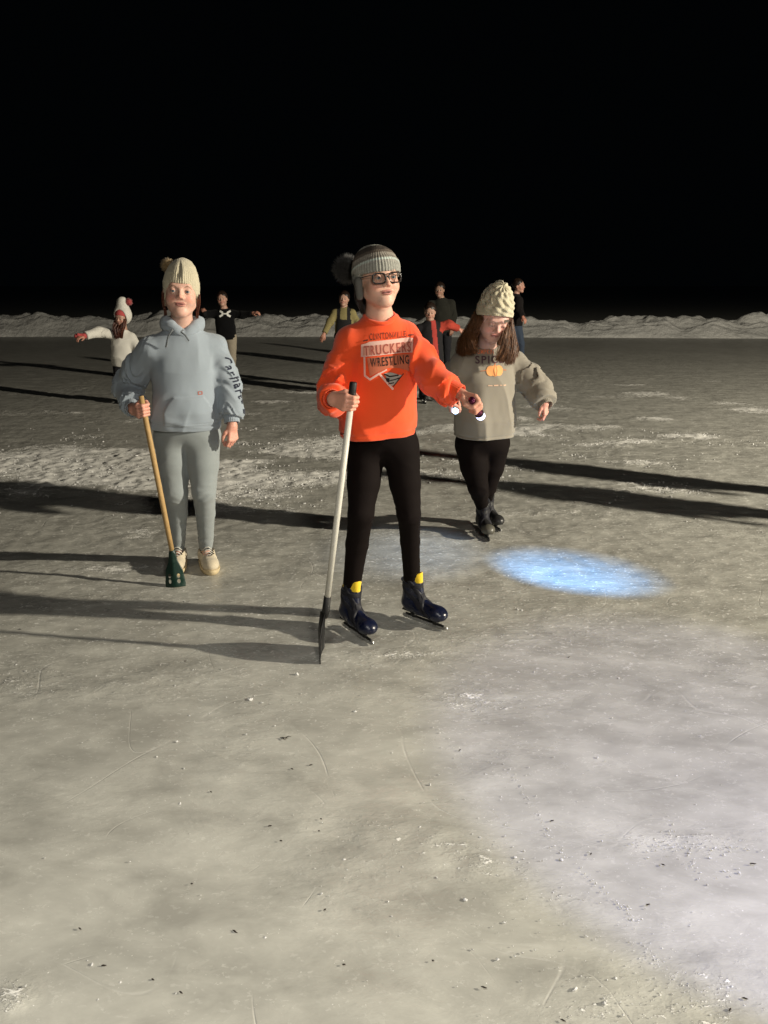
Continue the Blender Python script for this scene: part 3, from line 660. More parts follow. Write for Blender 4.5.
def hair_strands(mb, guides, n, r0, jit, seed, clump=.5):
    """guides: list of polylines; strands are blended between neighbours"""
    rs = np.random.default_rng(seed); gs = [np.array(g, float) for g in guides]
    for _ in range(n):
        u = rs.uniform(0, len(gs)-1.001); i = int(u); t = u-i; g = gs[i]*(1-t)+gs[i+1]*t
        o = rs.normal(size=3)*jit; w1 = rs.normal(size=3)*jit*.5; m = len(g); pts = []
        for k in range(m):
            s = k/(m-1); pts.append(g[k]+o*(1-clump*s)+w1*math.sin(s*5+rs.uniform(0, .4))*s)
        # smooth once
        fine = []
        for k in range(m-1):
            p0, p1, p2, p3 = pts[max(k-1, 0)], pts[k], pts[k+1], pts[min(k+2, m-1)]
            for tt in (0, .33, .66):
                fine.append(.5*((2*p1)+(-p0+p2)*tt+(2*p0-5*p1+4*p2-p3)*tt*tt+(-p0+3*p1-3*p2+p3)*tt**3))
        fine.append(pts[-1]); nn = len(fine)
        mb.tube(fine, [r0*(1-.75*(k/(nn-1))**2) for k in range(nn)], 4, cap=False)

def skate(root, heel, toe_dir, up, s, Mb, Mtoe, liner=True, buckles=True):
    """ice skate: boot > ..., blade ; local x = toe, z = up"""
    x = nrm(toe_dir); z = nrm(np.asarray(up, float)-x*np.dot(up, x)); y = np.cross(z, x); M = basis(x, y, z); heel = np.asarray(heel, float)
    Lp = lambda p: heel+M@(np.array(p, float)*s)
    foot = U(.035, cone((.030, 0, .088), (.110, 0, .088), .035, .037), cone((.11, 0, .088), (.205, 0, .080), .037, .033), ell((.212, 0, .079), (.048, .041, .027)))
    shaft = cone((.040, 0, .10), (.052, 0, .225), .043, .047); tongue = cone((.10, 0, .125), (.075, 0, .235), .022, .022)
    b0 = U(.035, foot, shaft); b0 = U(.02, b0, tongue)
    flat = half((0, 0, .055), (0, 0, -1)); top = half((.05, 0, .232), (-.12, 0, 1)); inner = cone((.045, 0, .16), (.054, 0, .27), .036, .040)
    b = SUB(INT(INT(b0, flat), top), inner, .004)
    pan = lambda P: -.0022*np.tanh(((noise(P*np.array([16, 30, 16])+4, 77)-.5)*9))
    bx_ = bbox([Lp((-.05, -.07, 0)), Lp((.29, .07, .26)), Lp((-.05, .07, .26)), Lp((.29, -.07, 0)), Lp((-.05, -.07, .26)), Lp((.29, .07, 0))], .02)
    boot = sdf_obj('skate', [(LOC(DISP(b, pan), heel, M, s), *bx_, .0035)], Mb, root)
    sub = lambda nm, f, mt, h=.003: sdf_obj(nm, [(LOC(f, heel, M, s), *bx_, h)], mt, boot)
    toe = INT(INT(lambda P: b0(P)-.003, flat), half((.205, 0, .09), (-1, 0, .25)))
    sub('toe_cap', toe, Mtoe)
    if liner:
        ln1 = SUB(INT(INT(U(.015, cone((.045, 0, .18), (.054, 0, .262), .043, .046), cone((.092, 0, .19), (.092, 0, .285), .022, .020)), half((0, 0, .218), (0, 0, -1))), half((.05, 0, .248), (-.42, 0, 1))), cone((.045, 0, .16), (.054, 0, .30), .0345, .0385), .002)
        sub('liner', ln1, M_yel)
    for p0, n0, wd in (((.055, 0, .205), (.10, 0, 1), .011), ((.07, 0, .150), (.8, 0, 1), .011), ((.135, 0, .11), (1, 0, .55), .009)):
        n_ = nrm(n0); st_ = lambda P, p0=p0, n_=n_, wd=wd: np.maximum(np.maximum(b0(P)-.0045, flat(P)), np.abs((P-np.array(p0))@n_)-wd)
        sub('strap', st_, M_strap)
        if buckles:
            t_ = nrm(np.cross(n_, (0, 1, 0))); bc = np.array(p0)+t_*(.055 if wd > .01 else .040)
            d_ = LOC(rbox((0, 0, 0), (.016, .015, .010), .004), bc, basis(t_, (0, 1, 0), n_))
            sub('buckle', d_, M_strap if wd < .01 else M_buckle)
    hold = U(.01, rbox((.125, 0, .024), (.125, .006, .006), .003), cone((.045, 0, .055), (.055, 0, .026), .018, .009), cone((.195, 0, .055), (.19, 0, .026), .020, .009), rbox((.04, 0, .055), (.045, .026, .004), .003), rbox((.185, 0, .055), (.055, .030, .004), .003))
    sub('blade_holder', hold, M_blk)
    # steel runner
    pr = [(-.018, .018), (-.020, .008), (-.012, .001), (.03, 0), (.13, -.0005), (.22, .001), (.258, .006), (.272, .018), (.268, .026), (.24, .020), (.0, .020)]
    mb = MB(); n = len(pr); v = [Lp((a, -.0019, c)) for a, c in pr]+[Lp((a, .0019, c)) for a, c in pr]
    mb.add(v, [tuple(range(n))[::-1], tuple(range(n, 2*n))]+[(i, (i+1) % n, n+(i+1) % n, n+i) for i in range(n)]); mb.build('blade', M_steel, boot, smooth=False)
    return boot
def flashlight(name, c, d, label, r=.013, L_=.10, lens=M_lens, body=M_purple, dome=.018):
    d = nrm(d); c = np.asarray(c, float); e = empty(name, c, label, 'flashlight')
    MB().tube([c-d*L_*.5, c-d*L_*.46, c+d*L_*.25, c+d*L_*.32, c+d*L_*.5], [r*.9, r, r, r*1.25, r*1.3], 20).build('barrel', body, e)
    MB().tube([c+d*L_*.44, c+d*(L_*.515)], [r*1.38, r*1.38], 20).build('bezel', M_blk, e)
    mb = MB(); n = 8; mb.tube([c+d*(L_*.515)]+[c+d*(L_*.515+.012+dome*math.sin(a)) for a in np.linspace(0, 1.5, n)], [r*1.3]+[max(r*1.35*math.cos(a), .0006) for a in np.linspace(0, 1.5, n)], 20).build('lens', lens, e)
    return e, c+d*(L_*.515+dome+.018)

SKIN = (0.66, 0.40, 0.30); LIPS = (0.50, 0.215, 0.185)
def make_body(root, J, skin=SKIN, lips=LIPS, brow=(.10, .055, .03), iris=(.05, .09, .12), hands=(), hs=1.0, hh=.0016, hr=.0022, bh=.008, thin=1.0, extra=None):
    """J: dict of world joints; head frame J['hM'], J['h'], J['hs']"""
    h, M, s = J['h'], J['hM'], J['hs']
    Mw = M*np.array([1/J.get('hw', 1.0), 1, 1]); hd = LOC(HEAD, h, Mw, s); nb = h+M@(V(0, .020, -.060)*s)
    neck = cone(nb, J['neck'], .047*s, .054*s)
    headneck = U(.025, hd, neck)
    t = thin
    torso = U(.05, cone(J['neck'], J['chest'], .055*t, .075*t), cone(J['chest'], J['pelvis'], .075*t, .08*t), cone(J['shL'], J['shR'], .030*t, .030*t))
    arms = U(.03, limb([J['shL'], J['elL'], J['wrL']], [.030*t, .030*t, .0225*hs], .01), limb([J['shR'], J['elR'], J['wrR']], [.030*t, .030*t, .0225*hs], .01))
    legs = U(.03, limb([J['hipL'], J['knL'], J['anL']], [.048*t, .032*t, .024*t], .01), limb([J['hipR'], J['knR'], J['anR']], [.048*t, .032*t, .024*t], .01))
    feet = U(.01, cone(J['anL'], J['anL']+J['ftL'], .024*t, .022*t), cone(J['anR'], J['anR']+J['ftR'], .024*t, .022*t))
    alls = U(.03, torso, arms, legs, feet, neck)
    parts = []
    keys = [J[k] for k in ('neck', 'shL', 'shR', 'elL', 'elR', 'wrL', 'wrR', 'pelvis', 'anL', 'anR', 'knL', 'knR')]+[J['anL']+J['ftL'], J['anR']+J['ftR']]
    lo, hi = bbox(keys, .14)
    parts.append((alls, lo, hi, bh))
    parts.append((headneck, h-.135*s-V(0, 0, .03), h+.135*s, hh))
    for i, hf in enumerate(hands):
        wr = J['wrL'] if i == 0 else J['wrR']; el = J['elL'] if i == 0 else J['elR']; ax = nrm(wr-el)
        fo = cone(wr-ax*.05, wr, .026*hs, .0215*hs); g = U(.02, hf, fo); c = hf.centre
        parts.append((g, np.minimum(c, wr)-.10, np.maximum(c, wr)+.10, hr))
    def colf(v):
        L_ = ((v-h)@M)/s; c = head_col(L_, skin, lips, brow, iris, J.get('eo', 1.0)); far = (np.abs(L_) > .16).any(1); c[far] = skin
        for hf in hands:
            d = ln(v-hf.centre); kk = d < .11; c[kk] = np.array(skin)*[1.05, .86, .82]
        return c
    return sdf_obj('body', parts, M_skin, root, colf)
def legs_sdf(J, rad, k=.012, amp=.003, seed=0, cuffs=True):
    """rad: (hip, mid thigh, knee, calf, ankle) for the left and the right leg"""
    fs = []
    for sd, rr in (('L', rad[0]), ('R', rad[1])):
        a, b, c = J['hip'+sd], J['kn'+sd], J['an'+sd]; kb = V(0, -.006, 0)
        pts = [a, a*.5+b*.5+V(0, -.006, 0), b+kb, b*.62+c*.38+V(0, .014, 0), c]
        fs.append(limb(pts, rr, k))
    pel = ell(J['pelvis']+V(0, .01, 0), J['pelr'])
    def f(P):
        d = smin(smin(fs[0](P), fs[1](P), .016), pel(P), .045)
        n = ridge(noise(np.stack([P[:, 0]*14, P[:, 1]*14, P[:, 2]*30+4*noise(P*9, seed+5)], 1), seed))
        kz = [J['knL'][2], J['anL'][2]+.05, J['hipL'][2]]
        m = sum(np.exp(-((P[:, 2]-z)/.06)**2) for z in kz)
        return d-amp*(n-.4)*(.25+m)
    return f
def hat_surface(root, J, f, mat, h=.0026, name='knit_hat', rng_=(.16, .16, .26), colf=None, down=.08):
    h0, M, s = J['h'], J['hM'], J['hs']; pts = [h0+M@(np.array([a, b, c])*s) for a in (-rng_[0], rng_[0]) for b in (-rng_[1], rng_[1]) for c in (-down, rng_[2])]
    lo, hi = bbox(pts, .01); return sdf_obj(name, [(LOC(f, h0, M, s), lo, hi, h)], mat, root, (lambda v: colf(((v-h0)@M)/s)) if colf else None)

# ================================================================== PERSON IN ORANGE, on blue skates
def ankle(J, d, heel, toe_dir, up, s, x0=.047, z0=.190):
    x = nrm(toe_dir); z = nrm(np.asarray(up, float)-x*np.dot(up, x)); J['an'+d] = heel+x*x0*s+z*z0*s; J['ft'+d] = x*.03*s-z*.07*s
def person_orange():
    Y0 = 3.25; root = empty('person', (0.02, Y0, 0), 'person in orange sweatshirt, glasses and bobble hat on blue skates holding a white pole', 'person')
    J = dict(h=W(378.5, 278.5, 3.20), hM=rot(21, 2, -4), hs=1.0, eo=1.12, neck=W(379, 317, 3.27), chest=W(378, 352, 3.27), pelvis=W(384, 437, 3.28), pelr=(.135, .105, .10),
             shL=W(350, 341, 3.25), elL=W(333, 398, 3.22), shR=W(405, 336, 3.31), elR=W(434, 378, 3.13), wrR=W(463, 399, 3.03),
             hipL=W(366, 452, 3.28), knL=W(361, 513, 3.18), anL=W(356, 588, 3.215), hipR=W(401, 452, 3.28), knR=W(409, 514, 3.24), anR=W(413, 584, 3.365))
    pole_top, pole_bot = W(353.5, 382, 2.97), G(320.5, 656)+V(0, 0, .004)
    pd = nrm(pole_top-pole_bot)
    gp = W(352, 403, 2.975); t = np.dot(gp-pole_bot, pd); gp = pole_bot+pd*t
    # right hand gripping the pole, thumb up
    x = nrm(V(.70, -.71, .0)); x = nrm(x-pd*np.dot(x, pd)); z = np.cross(x, pd); s = .93
    wr = gp-(x*.087+z*-.027)*s; J['wrL'] = wr
    hL = hand_sdf(wr, x, z, 1, 'grip', s)
    # left hand closed over the torch
    spot = G(570, 573); tc = W(475, 406, 2.995); td = nrm(spot-tc)
    x2 = V(.72, -.62, -.22); x2 = nrm(x2-td*np.dot(x2, td)); z2 = np.cross(x2, td)
    wr2 = tc-(x2*.087+z2*-.027)*s; J['wrR'] = wr2
    hR = hand_sdf(wr2, x2, z2, -1, 'grip', s)
    SK = [(G(344, 627)+V(0, 0, .001), V(.115, -.175, 0), (.10, -.02, 1)), (G(406, 617)+V(0, 0, .001), V(.155, -.145, 0), (-.02, -.05, 1))]
    for d_, (hp_, td_, up_) in zip('LR', SK): ankle(J, d_, hp_, td_, up_, .92)
    make_body(root, J, hands=(hL, hR), hs=.95, thin=.92, brow=(.16, .09, .05))
    # sweatshirt
    T = torso_frame(J['pelvis'], J['neck'], J['shL'], J['shR']); H = np.linalg.norm(J['neck']-J['pelvis'])
    lf = loft([(.0, -.034, .0, .152, .115), (.04, -.034, 0, .162, .122), (.10, -.028, -.005, .160, .122), (.22, -.012, -.01, .150, .118), (.33, 0, -.005, .150, .112), (H-.10, 0, .0, .130, .095), (H-.04, 0, .005, .085, .070), (H-.005, 0, .0, .062, .055)], 2.2)
    lin_ = loft([(-.06, -.034, 0, .146, .108), (.06, -.034, 0, .146, .108), (.10, 0, 0, .08, .06)], 2.3)
    body = LOC(lf, J['pelvis'], T); inner = LOC(lin_, J['pelvis'], T)
    yoke = U(.04, cone(J['neck']-T[:, 2]*.045, J['shL'], .048, .052), cone(J['neck']-T[:, 2]*.045, J['shR'], .048, .052))
    s1 = sleeve_sdf([J['shL'], J['shL']*.5+J['elL']*.5+V(-.014, 0, 0), J['elL'], J['elL']*.4+wr*.6+V(0, 0, -.006), wr-nrm(wr-J['elL'])*.03], [.052, .058, .062, .054, .040], .010, 11)
    s2 = sleeve_sdf([J['shR'], J['shR']*.5+J['elR']*.5, J['elR']+V(0, 0, -.008), J['elR']*.4+wr2*.6+V(0, 0, -.008), wr2-nrm(wr2-J['elR'])*.04], [.052, .054, .055, .054, .042], .010, 23)
    c1 = cuff_sdf(wr-nrm(wr-J['elL'])*.03, wr-J['elL'], .037, .05); c2 = cuff_sdf(wr2-nrm(wr2-J['elR'])*.04, wr2-J['elR'], .036, .05)
    po = J['pelvis']
    def folds(P):
        L_ = (P-po)@T; n = ridge(fbm(np.stack([L_[:, 0]*7+L_[:, 2]*2.5, L_[:, 1]*6, L_[:, 2]*3.2], 1), 41, 2))
        n2 = ridge(noise(np.stack([L_[:, 0]*5, L_[:, 1]*5, L_[:, 2]*13+L_[:, 0]*6], 1), 43)); m2 = np.exp(-((L_[:, 2]-.05)/.06)**2)
        ck = 1-.88*np.exp(-((L_[:, 2]-.36)/.14)**4)*np.exp(-(L_[:, 0]/.15)**4)
        return (-.013*(n**2-.35)-.010*(n2**2-.3)*m2-.004*(fbm(L_*np.array([20, 20, 11]), 47, 2)-.5))*ck
    neckhole = cone(J['neck']+V(0, -.010, .002), J['neck']+V(0, -.03, .12), .058, .10)
    tor = DISP(U(.05, body, yoke), folds)
    hem = half(po+T[:, 2]*.012, -T[:, 2])
    def shirt(P):
        hm = hem(P); d = smin(np.maximum(tor(P), hm), smin(s1(P), s2(P), .01), .028); d = -smin(-d, inner(P), .004); d = -smin(-d, neckhole(P), .006)
        L_ = (P-po)@T; g = np.exp(-((L_[:, 2]-.035)/.005)**2)*.003; d = d+g
        return d
    lo, hi = bbox([J['shL'], J['shR'], J['elL'], J['elR'], wr, wr2, J['pelvis'], J['neck']], .12); lo[0] -= .04; hi[0] += .03
    sh = sdf_obj('sweatshirt', [(shirt, lo, hi, .0048)], M_orange, root)
    for c, wc in ((c1, wr), (c2, wr2)): sdf_obj('cuff', [(c, wc-.10, wc+.10, .003)], M_orange, sh)
    # ribbed collar ring
    ring = []
    for k in range(33):
        a = 2*math.pi*k/32; ring.append(J['neck']+T@V(.062*math.cos(a), .058*math.sin(a)-.012, .004+.026*math.sin(a)))
    MB().tube(ring, .0085, 8, cap=False).build('collar', M_orange, sh)
    # leggings
    rL = [.080, .070, .053, .049, .036]; rR = [.080, .066, .050, .043, .036]
    sdf_obj('leggings', [(legs_sdf(J, (rL, rR), seed=3, amp=.003), *bbox([J['pelvis'], J['hipL'], J['hipR'], J['anL'], J['anR'], J['knL'], J['knR']], .15), .005)], M_legblk, root)
    # skates
    for hp_, td_, up_ in SK: skate(root, hp_, td_, up_, .92, M_boot, M_boot)
    # bobble hat
    def hat(P):
        th = np.arctan2(P[:, 0], -P[:, 1]-.0); a = U(.02, ell((0, .024, .038), (.091, .110, .090)), ball((0, .06, .060), .066))(P)
        low = P[:, 2]-(.018-.65*np.clip(P[:, 1]+.02, 0, .11)-.08*np.clip(P[:, 1]+.02, -.1, 0)); ribs = .0016*np.cos(th*46)*np.clip(1.2-(P[:, 2]-.03)*6, .3, 1)
        lump = .005*(fbm(P*22, 71, 2)-.5)
        d = a-ribs-lump; brim = np.clip((.062-.35*P[:, 1]-P[:, 2])/.01, 0, 1)*.004
        return np.maximum(d-brim, -low)
    bands = [(.0, (.24, .25, .22)), (.047, (.30, .29, .26)), (.060, (.42, .47, .43)), (.069, (.22, .20, .17)), (.080, (.26, .235, .20)), (.096, (.11, .088, .07)), (.110, (.055, .044, .036)), (.138, (.3, .3, .27))]
    def hc(L_):
        z = L_[:, 2]+.30*(L_[:, 1]+.05)+.004*noise(L_*90, 3); c = np.zeros((len(z), 3))
        for i, (z0, col) in enumerate(bands): c[z > z0] = col
        c[z <= .052] = (.27, .27, .24); return c*(.75+.5*noise(L_*260, 6)[:, None])
    ht = hat_surface(root, J, hat, M_vcloth, colf=hc)
    # ear flap
    fl = U(.01, cone((-.086, -.005, -.005), (-.082, .004, -.062), .016, .012), cone((-.083, .030, .01), (-.082, .004, -.062), .016, .012))
    hat_surface(ht, J, fl, M_vcloth, name='ear_flap', colf=lambda L_: np.tile((.11, .11, .10), (len(L_), 1)))
    pc = W(346.5, 269.5, 3.34); fur_ball(pc, .045, 2600, .040, ht, M_pomg, 5)
    # tied-back hair behind the neck
    mb = MB(); h0, M, s_ = J['h'], J['hM'], J['hs']; g = lambda *p: h0+M@(np.array(p)*s_)
    hair_strands(mb, [[g(-.078, .02, -.01), g(-.080, .035, -.05), g(-.074, .05, -.09), g(-.06, .06, -.125)], [g(-.05, .09, .0), g(-.055, .085, -.05), g(-.05, .08, -.09), g(-.045, .075, -.13)], [g(.03, .10, .0), g(.02, .095, -.05), g(.01, .085, -.10), g(0, .08, -.13)]], 260, .0022, .006, 3)
    mb.build('hair', M_haird, root)
    # glasses
    gl = []; fr = MB()
    for sx in (-1, 1):
        pts = []
        for k in range(29):
            a = 2*math.pi*k/28; ex = .0255*np.sign(math.cos(a))*abs(math.cos(a))**.55; ez = .0185*np.sign(math.sin(a))*abs(math.sin(a))**.6
            pts.append(g(sx*.0325+ex, -.0955+.10*(abs(sx*.0325+ex)-.03)**1.0*(1 if abs(sx*.0325+ex) > .03 else 0)*1.6, ez-.002))
        fr.tube(pts, .0030, 6, cap=False); gl.append(pts[:-1])
        fr.tube([g(sx*.058, -.0905, .010), g(sx*.066, -.082, .011), g(sx*.078, -.03, .008), g(sx*.080, .01, .004), g(sx*.079, .022, -.012)], .0020, 6)
    fr.tube([g(-.0085, -.096, .002), g(0, -.0985, .005), g(.0085, -.096, .002)], .0020, 6)
    fo = fr.build('glasses', M_frame, root)
    for pts in gl:
        MB().add(pts, [tuple(range(len(pts)))]).build('lens', M_glass, fo, smooth=False)
    # print on the chest: canvas in photo pixels
    zc = 3.22; sca = zc/FPX; O = W(388, 360, 3.1); Ud = nrm(V(1, -.06, 0)); Vd = nrm(V(0, 0, 1)-Ud*Ud[2])
    c2_ = lambda *pts: [(x_-388, 360-y_) for x_, y_ in pts]
    M_pr_d = fabric('dark_brown_print', (.085, .018, .010), .2, 300, .1); M_pr_w = fabric('pale_pink_print', (.80, .50, .42), .08, 300, .1); M_pr_p = fabric('faded_panel_print', (.52, .14, .07), .15, 200, .1); M_pr_k = fabric('black_print', (.02, .012, .01), .2, 300, .1); M_pr_m = fabric('maroon_print', (.38, .085, .06), .1, 300, .1); M_pr_g = fabric('grey_print', (.40, .38, .33), .15, 300, .1)
    D = lambda nm, shp, m_, off: decal(nm, sh, shp, O, Ud, Vd, m_, off, sca, edge=.008)
    bxp = lambda x0, y0, x1, y1: (x0-388, 360-y1, x1-388, 360-y0)
    D('chest_print', [line2(c2_((364.5, 359), (365, 376), (370, 379.5), (379, 374), (392, 389)), 1.9), poly(*c2_((361, 347), (366, 345.8), (369, 344.3), (407, 340.8), (411, 341.5), (411, 354), (361, 358.5))), line2(c2_((379, 374), (386, 370.5)), 1.4)], M_pr_w, .0032)
    D('chest_print', [poly(*c2_((367, 359.5), (408.5, 355.6), (407.5, 372.5), (398, 369.3), (388, 368.8), (381, 371.3), (370, 376.6))), poly(*c2_((363, 349), (409.6, 344.9), (409.6, 352), (363, 356.3)))], M_pr_p, .0024)
    D('chest_print', [poly(*c2_((363, 348.6), (409.4, 344.5), (409.4, 353), (363, 357.2)))], fabric('rose_print', (.68, .30, .22), .1, 300, .1), .0042)
    D('lettering', [fit(text_mesh('TRUCKERS', 1, .012), bxp(364, 346.2, 409, 355.6), 5)], M_pr_m, .0054)
    D('lettering', [fit(text_mesh('CLINTONVILLE', 1, .004), bxp(369, 335.6, 404, 341.6), 3.5), line2(c2_((363, 343.6), (367.5, 342.6)), 1.0), line2(c2_((406.5, 338.6), (411, 338.4)), 1.0)], M_pr_d, .0042)
    D('lettering', [fit(text_mesh('WRESTLING', 1, .014), bxp(370, 358, 407.5, 366.5), 4)], M_pr_k, .0042)
    D('emblem', [poly(*c2_((383.5, 374), (390, 373), (401, 376.5), (397, 382), (391, 386.3)))], M_pr_g, .0028)
    D('emblem', [line2(c2_((384, 374.5), (389, 377), (397, 376)), 1.3), poly(*c2_((384.5, 378), (389, 378.5), (388.5, 383), (386, 381.5))), line2(c2_((389, 381), (394, 380), (399, 378.5)), 1.0), line2(c2_((388, 384), (393, 383)), 1.0), line2(c2_((402, 375), (392.5, 386.5)), .9)], M_pr_k, .0040)
    # white pole with a flat dark blade, seen on edge
    e = empty('ice_shovel', pole_bot, 'white poled ice shovel with black grip and thin dark blade', 'shovel')
    L_ = np.linalg.norm(pole_top-pole_bot); bt = pole_bot+pd*.235
    MB().tube([bt-pd*.02, pole_top-pd*.05], [.0125, .0125], 18).build('handle', M_white, e)
    MB().tube([pole_top-pd*.055, pole_top-pd*.05, pole_top-pd*.004, pole_top], [.0128, .0145, .0145, .012], 18).build('grip', M_blk, e)
    MB().tube([bt-pd*.06, bt-pd*.03, bt+pd*.035], [.011, .0165, .0150], 16).build('collar', M_blk, e)
    wd = nrm(V(.03, 1, 0)-pd*np.dot(V(.03, 1, 0), pd)); nd = np.cross(pd, wd)
    prof = [(0, .078), (.03, .086), (.11, .080), (.17, .045), (.20, .014)]
    mb = MB(); v = []
    for sgn in (-1, 1):
        for t_, w_ in prof:
            for u in (-1, -.5, 0, .5, 1):
                bow = .012*(1-u*u)*(1 if t_ > .05 else .6)+.012*math.sin(t_*12)
                v.append(pole_bot+pd*t_+wd*(w_*u)+nd*(sgn*(.0022+.008*(1-abs(u))*(t_/.2))+bow-.008))
    f = []; n5 = 5; m5 = len(prof)
    for sidx in (0, 1):
        b = sidx*n5*m5
        for i in range(m5-1):
            for j in range(4):
                qd = (b+i*5+j, b+i*5+j+1, b+(i+1)*5+j+1, b+(i+1)*5+j); f.append(qd if sidx else qd[::-1])
    o2 = n5*m5
    for i in range(m5-1):
        for j in (0, 4): a = i*5+j; qd = (a, a+5, o2+a+5, o2+a); f.append(qd if j == 0 else qd[::-1])
    for i in (0, m5-1):
        for j in range(4): a = i*5+j; qd = (a, a+1, o2+a+1, o2+a); f.append(qd[::-1] if i == 0 else qd)
    mb.add(v, f); mb.build('blade', M_blk, e)
    fe, tip = flashlight('flashlight', tc+td*.004, td, 'lit purple flashlight held low by the person in orange')
    lamp('flashlight_beam', 'SPOT', tip, spot, 330, (.17, .46, 1.0), spot_size=R(33), spot_blend=1.0, shadow_soft_size=.012).scale = (1.25, .56, 1)
    return root
person_orange()

# ================================================================== PERSON IN GREY-BLUE HOODIE, holding the scoop
def person_blue():
    Y0 = 3.95; root = empty('person', (-0.96, Y0, 0), 'person in pale blue hoodie and cream bobble hat, standing with a wooden handled scoop', 'person')
    J = dict(h=W(181, 292, 3.92), hM=rot(12, 2, 4), hs=1.07, eo=1.12, neck=W(183, 330, 3.98), chest=W(184, 362, 3.99), pelvis=W(187, 428, 3.99), pelr=(.150, .120, .11),
             shL=W(151, 350, 3.94), elL=W(131, 388, 4.05), shR=W(214, 347, 4.04), elR=W(228, 387, 3.99), wrR=W(232.5, 426, 3.92),
             hipL=W(172, 438, 3.99), knL=W(176, 492, 3.93), anL=W(181, 556, 3.98), hipR=W(203, 438, 3.99), knR=W(204, 492, 3.93), anR=W(208, 552, 4.02))
    top, bot = W(141, 396, 3.78), W(173, 556, 3.80); hd_ = nrm(top-bot); s = .98
    gp = top-hd_*.07; x = V(.50, -.62, -.60); x = nrm(x-hd_*np.dot(x, hd_)); z = np.cross(x, hd_)
    wr = gp-(x*.087+z*-.027)*s; J['wrL'] = wr
    hL = hand_sdf(wr, x, z, 1, 'grip', s)
    hR = hand_sdf(J['wrR'], V(.02, -.12, -1), V(.75, -.62, 0), -1, 'relax', s*.86, 1.8)
    SH = [(G(180, 562), V(.15, -1, 0)), (G(206, 562), V(.38, -1, 0))]
    for d_, (hp_, td_) in zip('LR', SH): ankle(J, d_, hp_, td_, (0, 0, 1), 1.0, .040, .105)
    make_body(root, J, hands=(hL, hR), brow=(.14, .065, .03), skin=(.68, .41, .32))
    T = torso_frame(J['pelvis'], J['neck'], J['shL'], J['shR']); H = np.linalg.norm(J['neck']-J['pelvis'])
    lf = loft([(-.015, 0, .0, .168, .125), (.03, 0, 0, .182, .135), (.10, 0, -.01, .174, .138), (.22, 0, -.01, .160, .130), (.30, 0, -.01, .160, .128), (H-.12, 0, .0, .145, .110), (H-.05, 0, .005, .10, .08), (H-.0, 0, .0, .07, .06)], 2.3)
    inner = LOC(loft([(-.06, 0, 0, .160, .117), (.05, 0, 0, .160, .117), (.09, 0, 0, .08, .06)], 2.3), J['pelvis'], T)
    body = LOC(lf, J['pelvis'], T); yoke = U(.04, cone(J['neck']-T[:, 2]*.045, J['shL'], .054, .058), cone(J['neck']-T[:, 2]*.045, J['shR'], .054, .058))
    s1 = sleeve_sdf([J['shL'], J['shL']*.5+J['elL']*.5+V(-.02, .0, 0), J['elL']+V(-.012, 0, 0), J['elL']*.4+wr*.6+V(0, 0, -.01), wr-nrm(wr-J['elL'])*.045], [.060, .064, .068, .058, .043], .013, 31)
    wR = J['wrR']; s2 = sleeve_sdf([J['shR'], J['shR']*.5+J['elR']*.5+V(.006, 0, 0), J['elR']+V(.004, 0, 0), J['elR']*.35+wR*.65+V(.006, 0, 0), wR-nrm(wR-J['elR'])*.05], [.060, .060, .058, .058, .045], .008, 37)
    c1 = cuff_sdf(wr-nrm(wr-J['elL'])*.045, wr-J['elL'], .038, .055); c2 = cuff_sdf(wR-nrm(wR-J['elR'])*.05, wR-J['elR'], .039, .055)
    po = J['pelvis']
    def folds(P):
        L_ = (P-po)@T; n = ridge(fbm(np.stack([L_[:, 0]*6-L_[:, 2]*1.5, L_[:, 1]*6, L_[:, 2]*2.6], 1), 51, 2))
        n2 = ridge(noise(np.stack([L_[:, 0]*5, L_[:, 1]*5, L_[:, 2]*14+L_[:, 0]*3], 1), 53)); m2 = np.exp(-((L_[:, 2]-.06)/.05)**2)
        return -.013*(n**2-.35)-.010*(n2**2-.3)*m2-.004*(fbm(L_*np.array([20, 20, 11]), 57, 2)-.5)
    # pocket: kangaroo pouch raised slightly
    def pocket(P):
        L_ = (P-po)@T; x_, z_ = L_[:, 0], L_[:, 2]; wd = .125-np.clip((z_-.10)/.09, 0, 1)**1.5*.055
        m = np.clip((wd-np.abs(x_))/.006, 0, 1)*np.clip((z_-.035)/.006, 0, 1)*np.clip((.185-z_)/.006, 0, 1)*(L_[:, 1] < 0); return -.008*m
    neckhole = cone(J['neck']-V(0, 0, .0), J['neck']+V(0, -.01, .14), .056, .075)
    tor = DISP(DISP(U(.05, body, yoke), folds), pocket)
    # hood lying round the neck
    nk = J['neck']
    def hood(P):
        q = (P-nk)@T; a = np.arctan2(q[:, 0], q[:, 1]); fr = np.clip((np.abs(a)-2.0)/1.1, 0, 1)    # 1 at the front
        rr = .078-.014*fr; zz = .030-.048*fr-.008*np.cos(a); rad = np.sqrt((q[:, 0]/1.05)**2+q[:, 1]**2)
        mr = .026-.010*fr; d = np.sqrt((rad-rr)**2+((q[:, 2]-zz)*.72)**2)-mr
        return d-.005*(ridge(noise(np.stack([a*3.0, q[:, 2]*30, rad*30], 1)+9, 57))-.4)
    bag = LOC(ell((0, .105, -.02), (.095, .045, .085)), nk, T)
    hem = half(po+T[:, 2]*.004, -T[:, 2])
    def hoodie(P):
        hm = hem(P); d = smin(np.maximum(tor(P), hm), smin(s1(P), s2(P), .01), .026); d = -smin(-d, inner(P), .004); d = -smin(-d, neckhole(P), .006)
        L_ = (P-po)@T; d = d+np.exp(-((L_[:, 2]-.045)/.005)**2)*.004; return d
    lo, hi = bbox([J['shL'], J['shR'], J['elL'], J['elR'], wr, wR, J['pelvis'], J['neck']], .13); lo[0] -= .04; hi[0] += .03
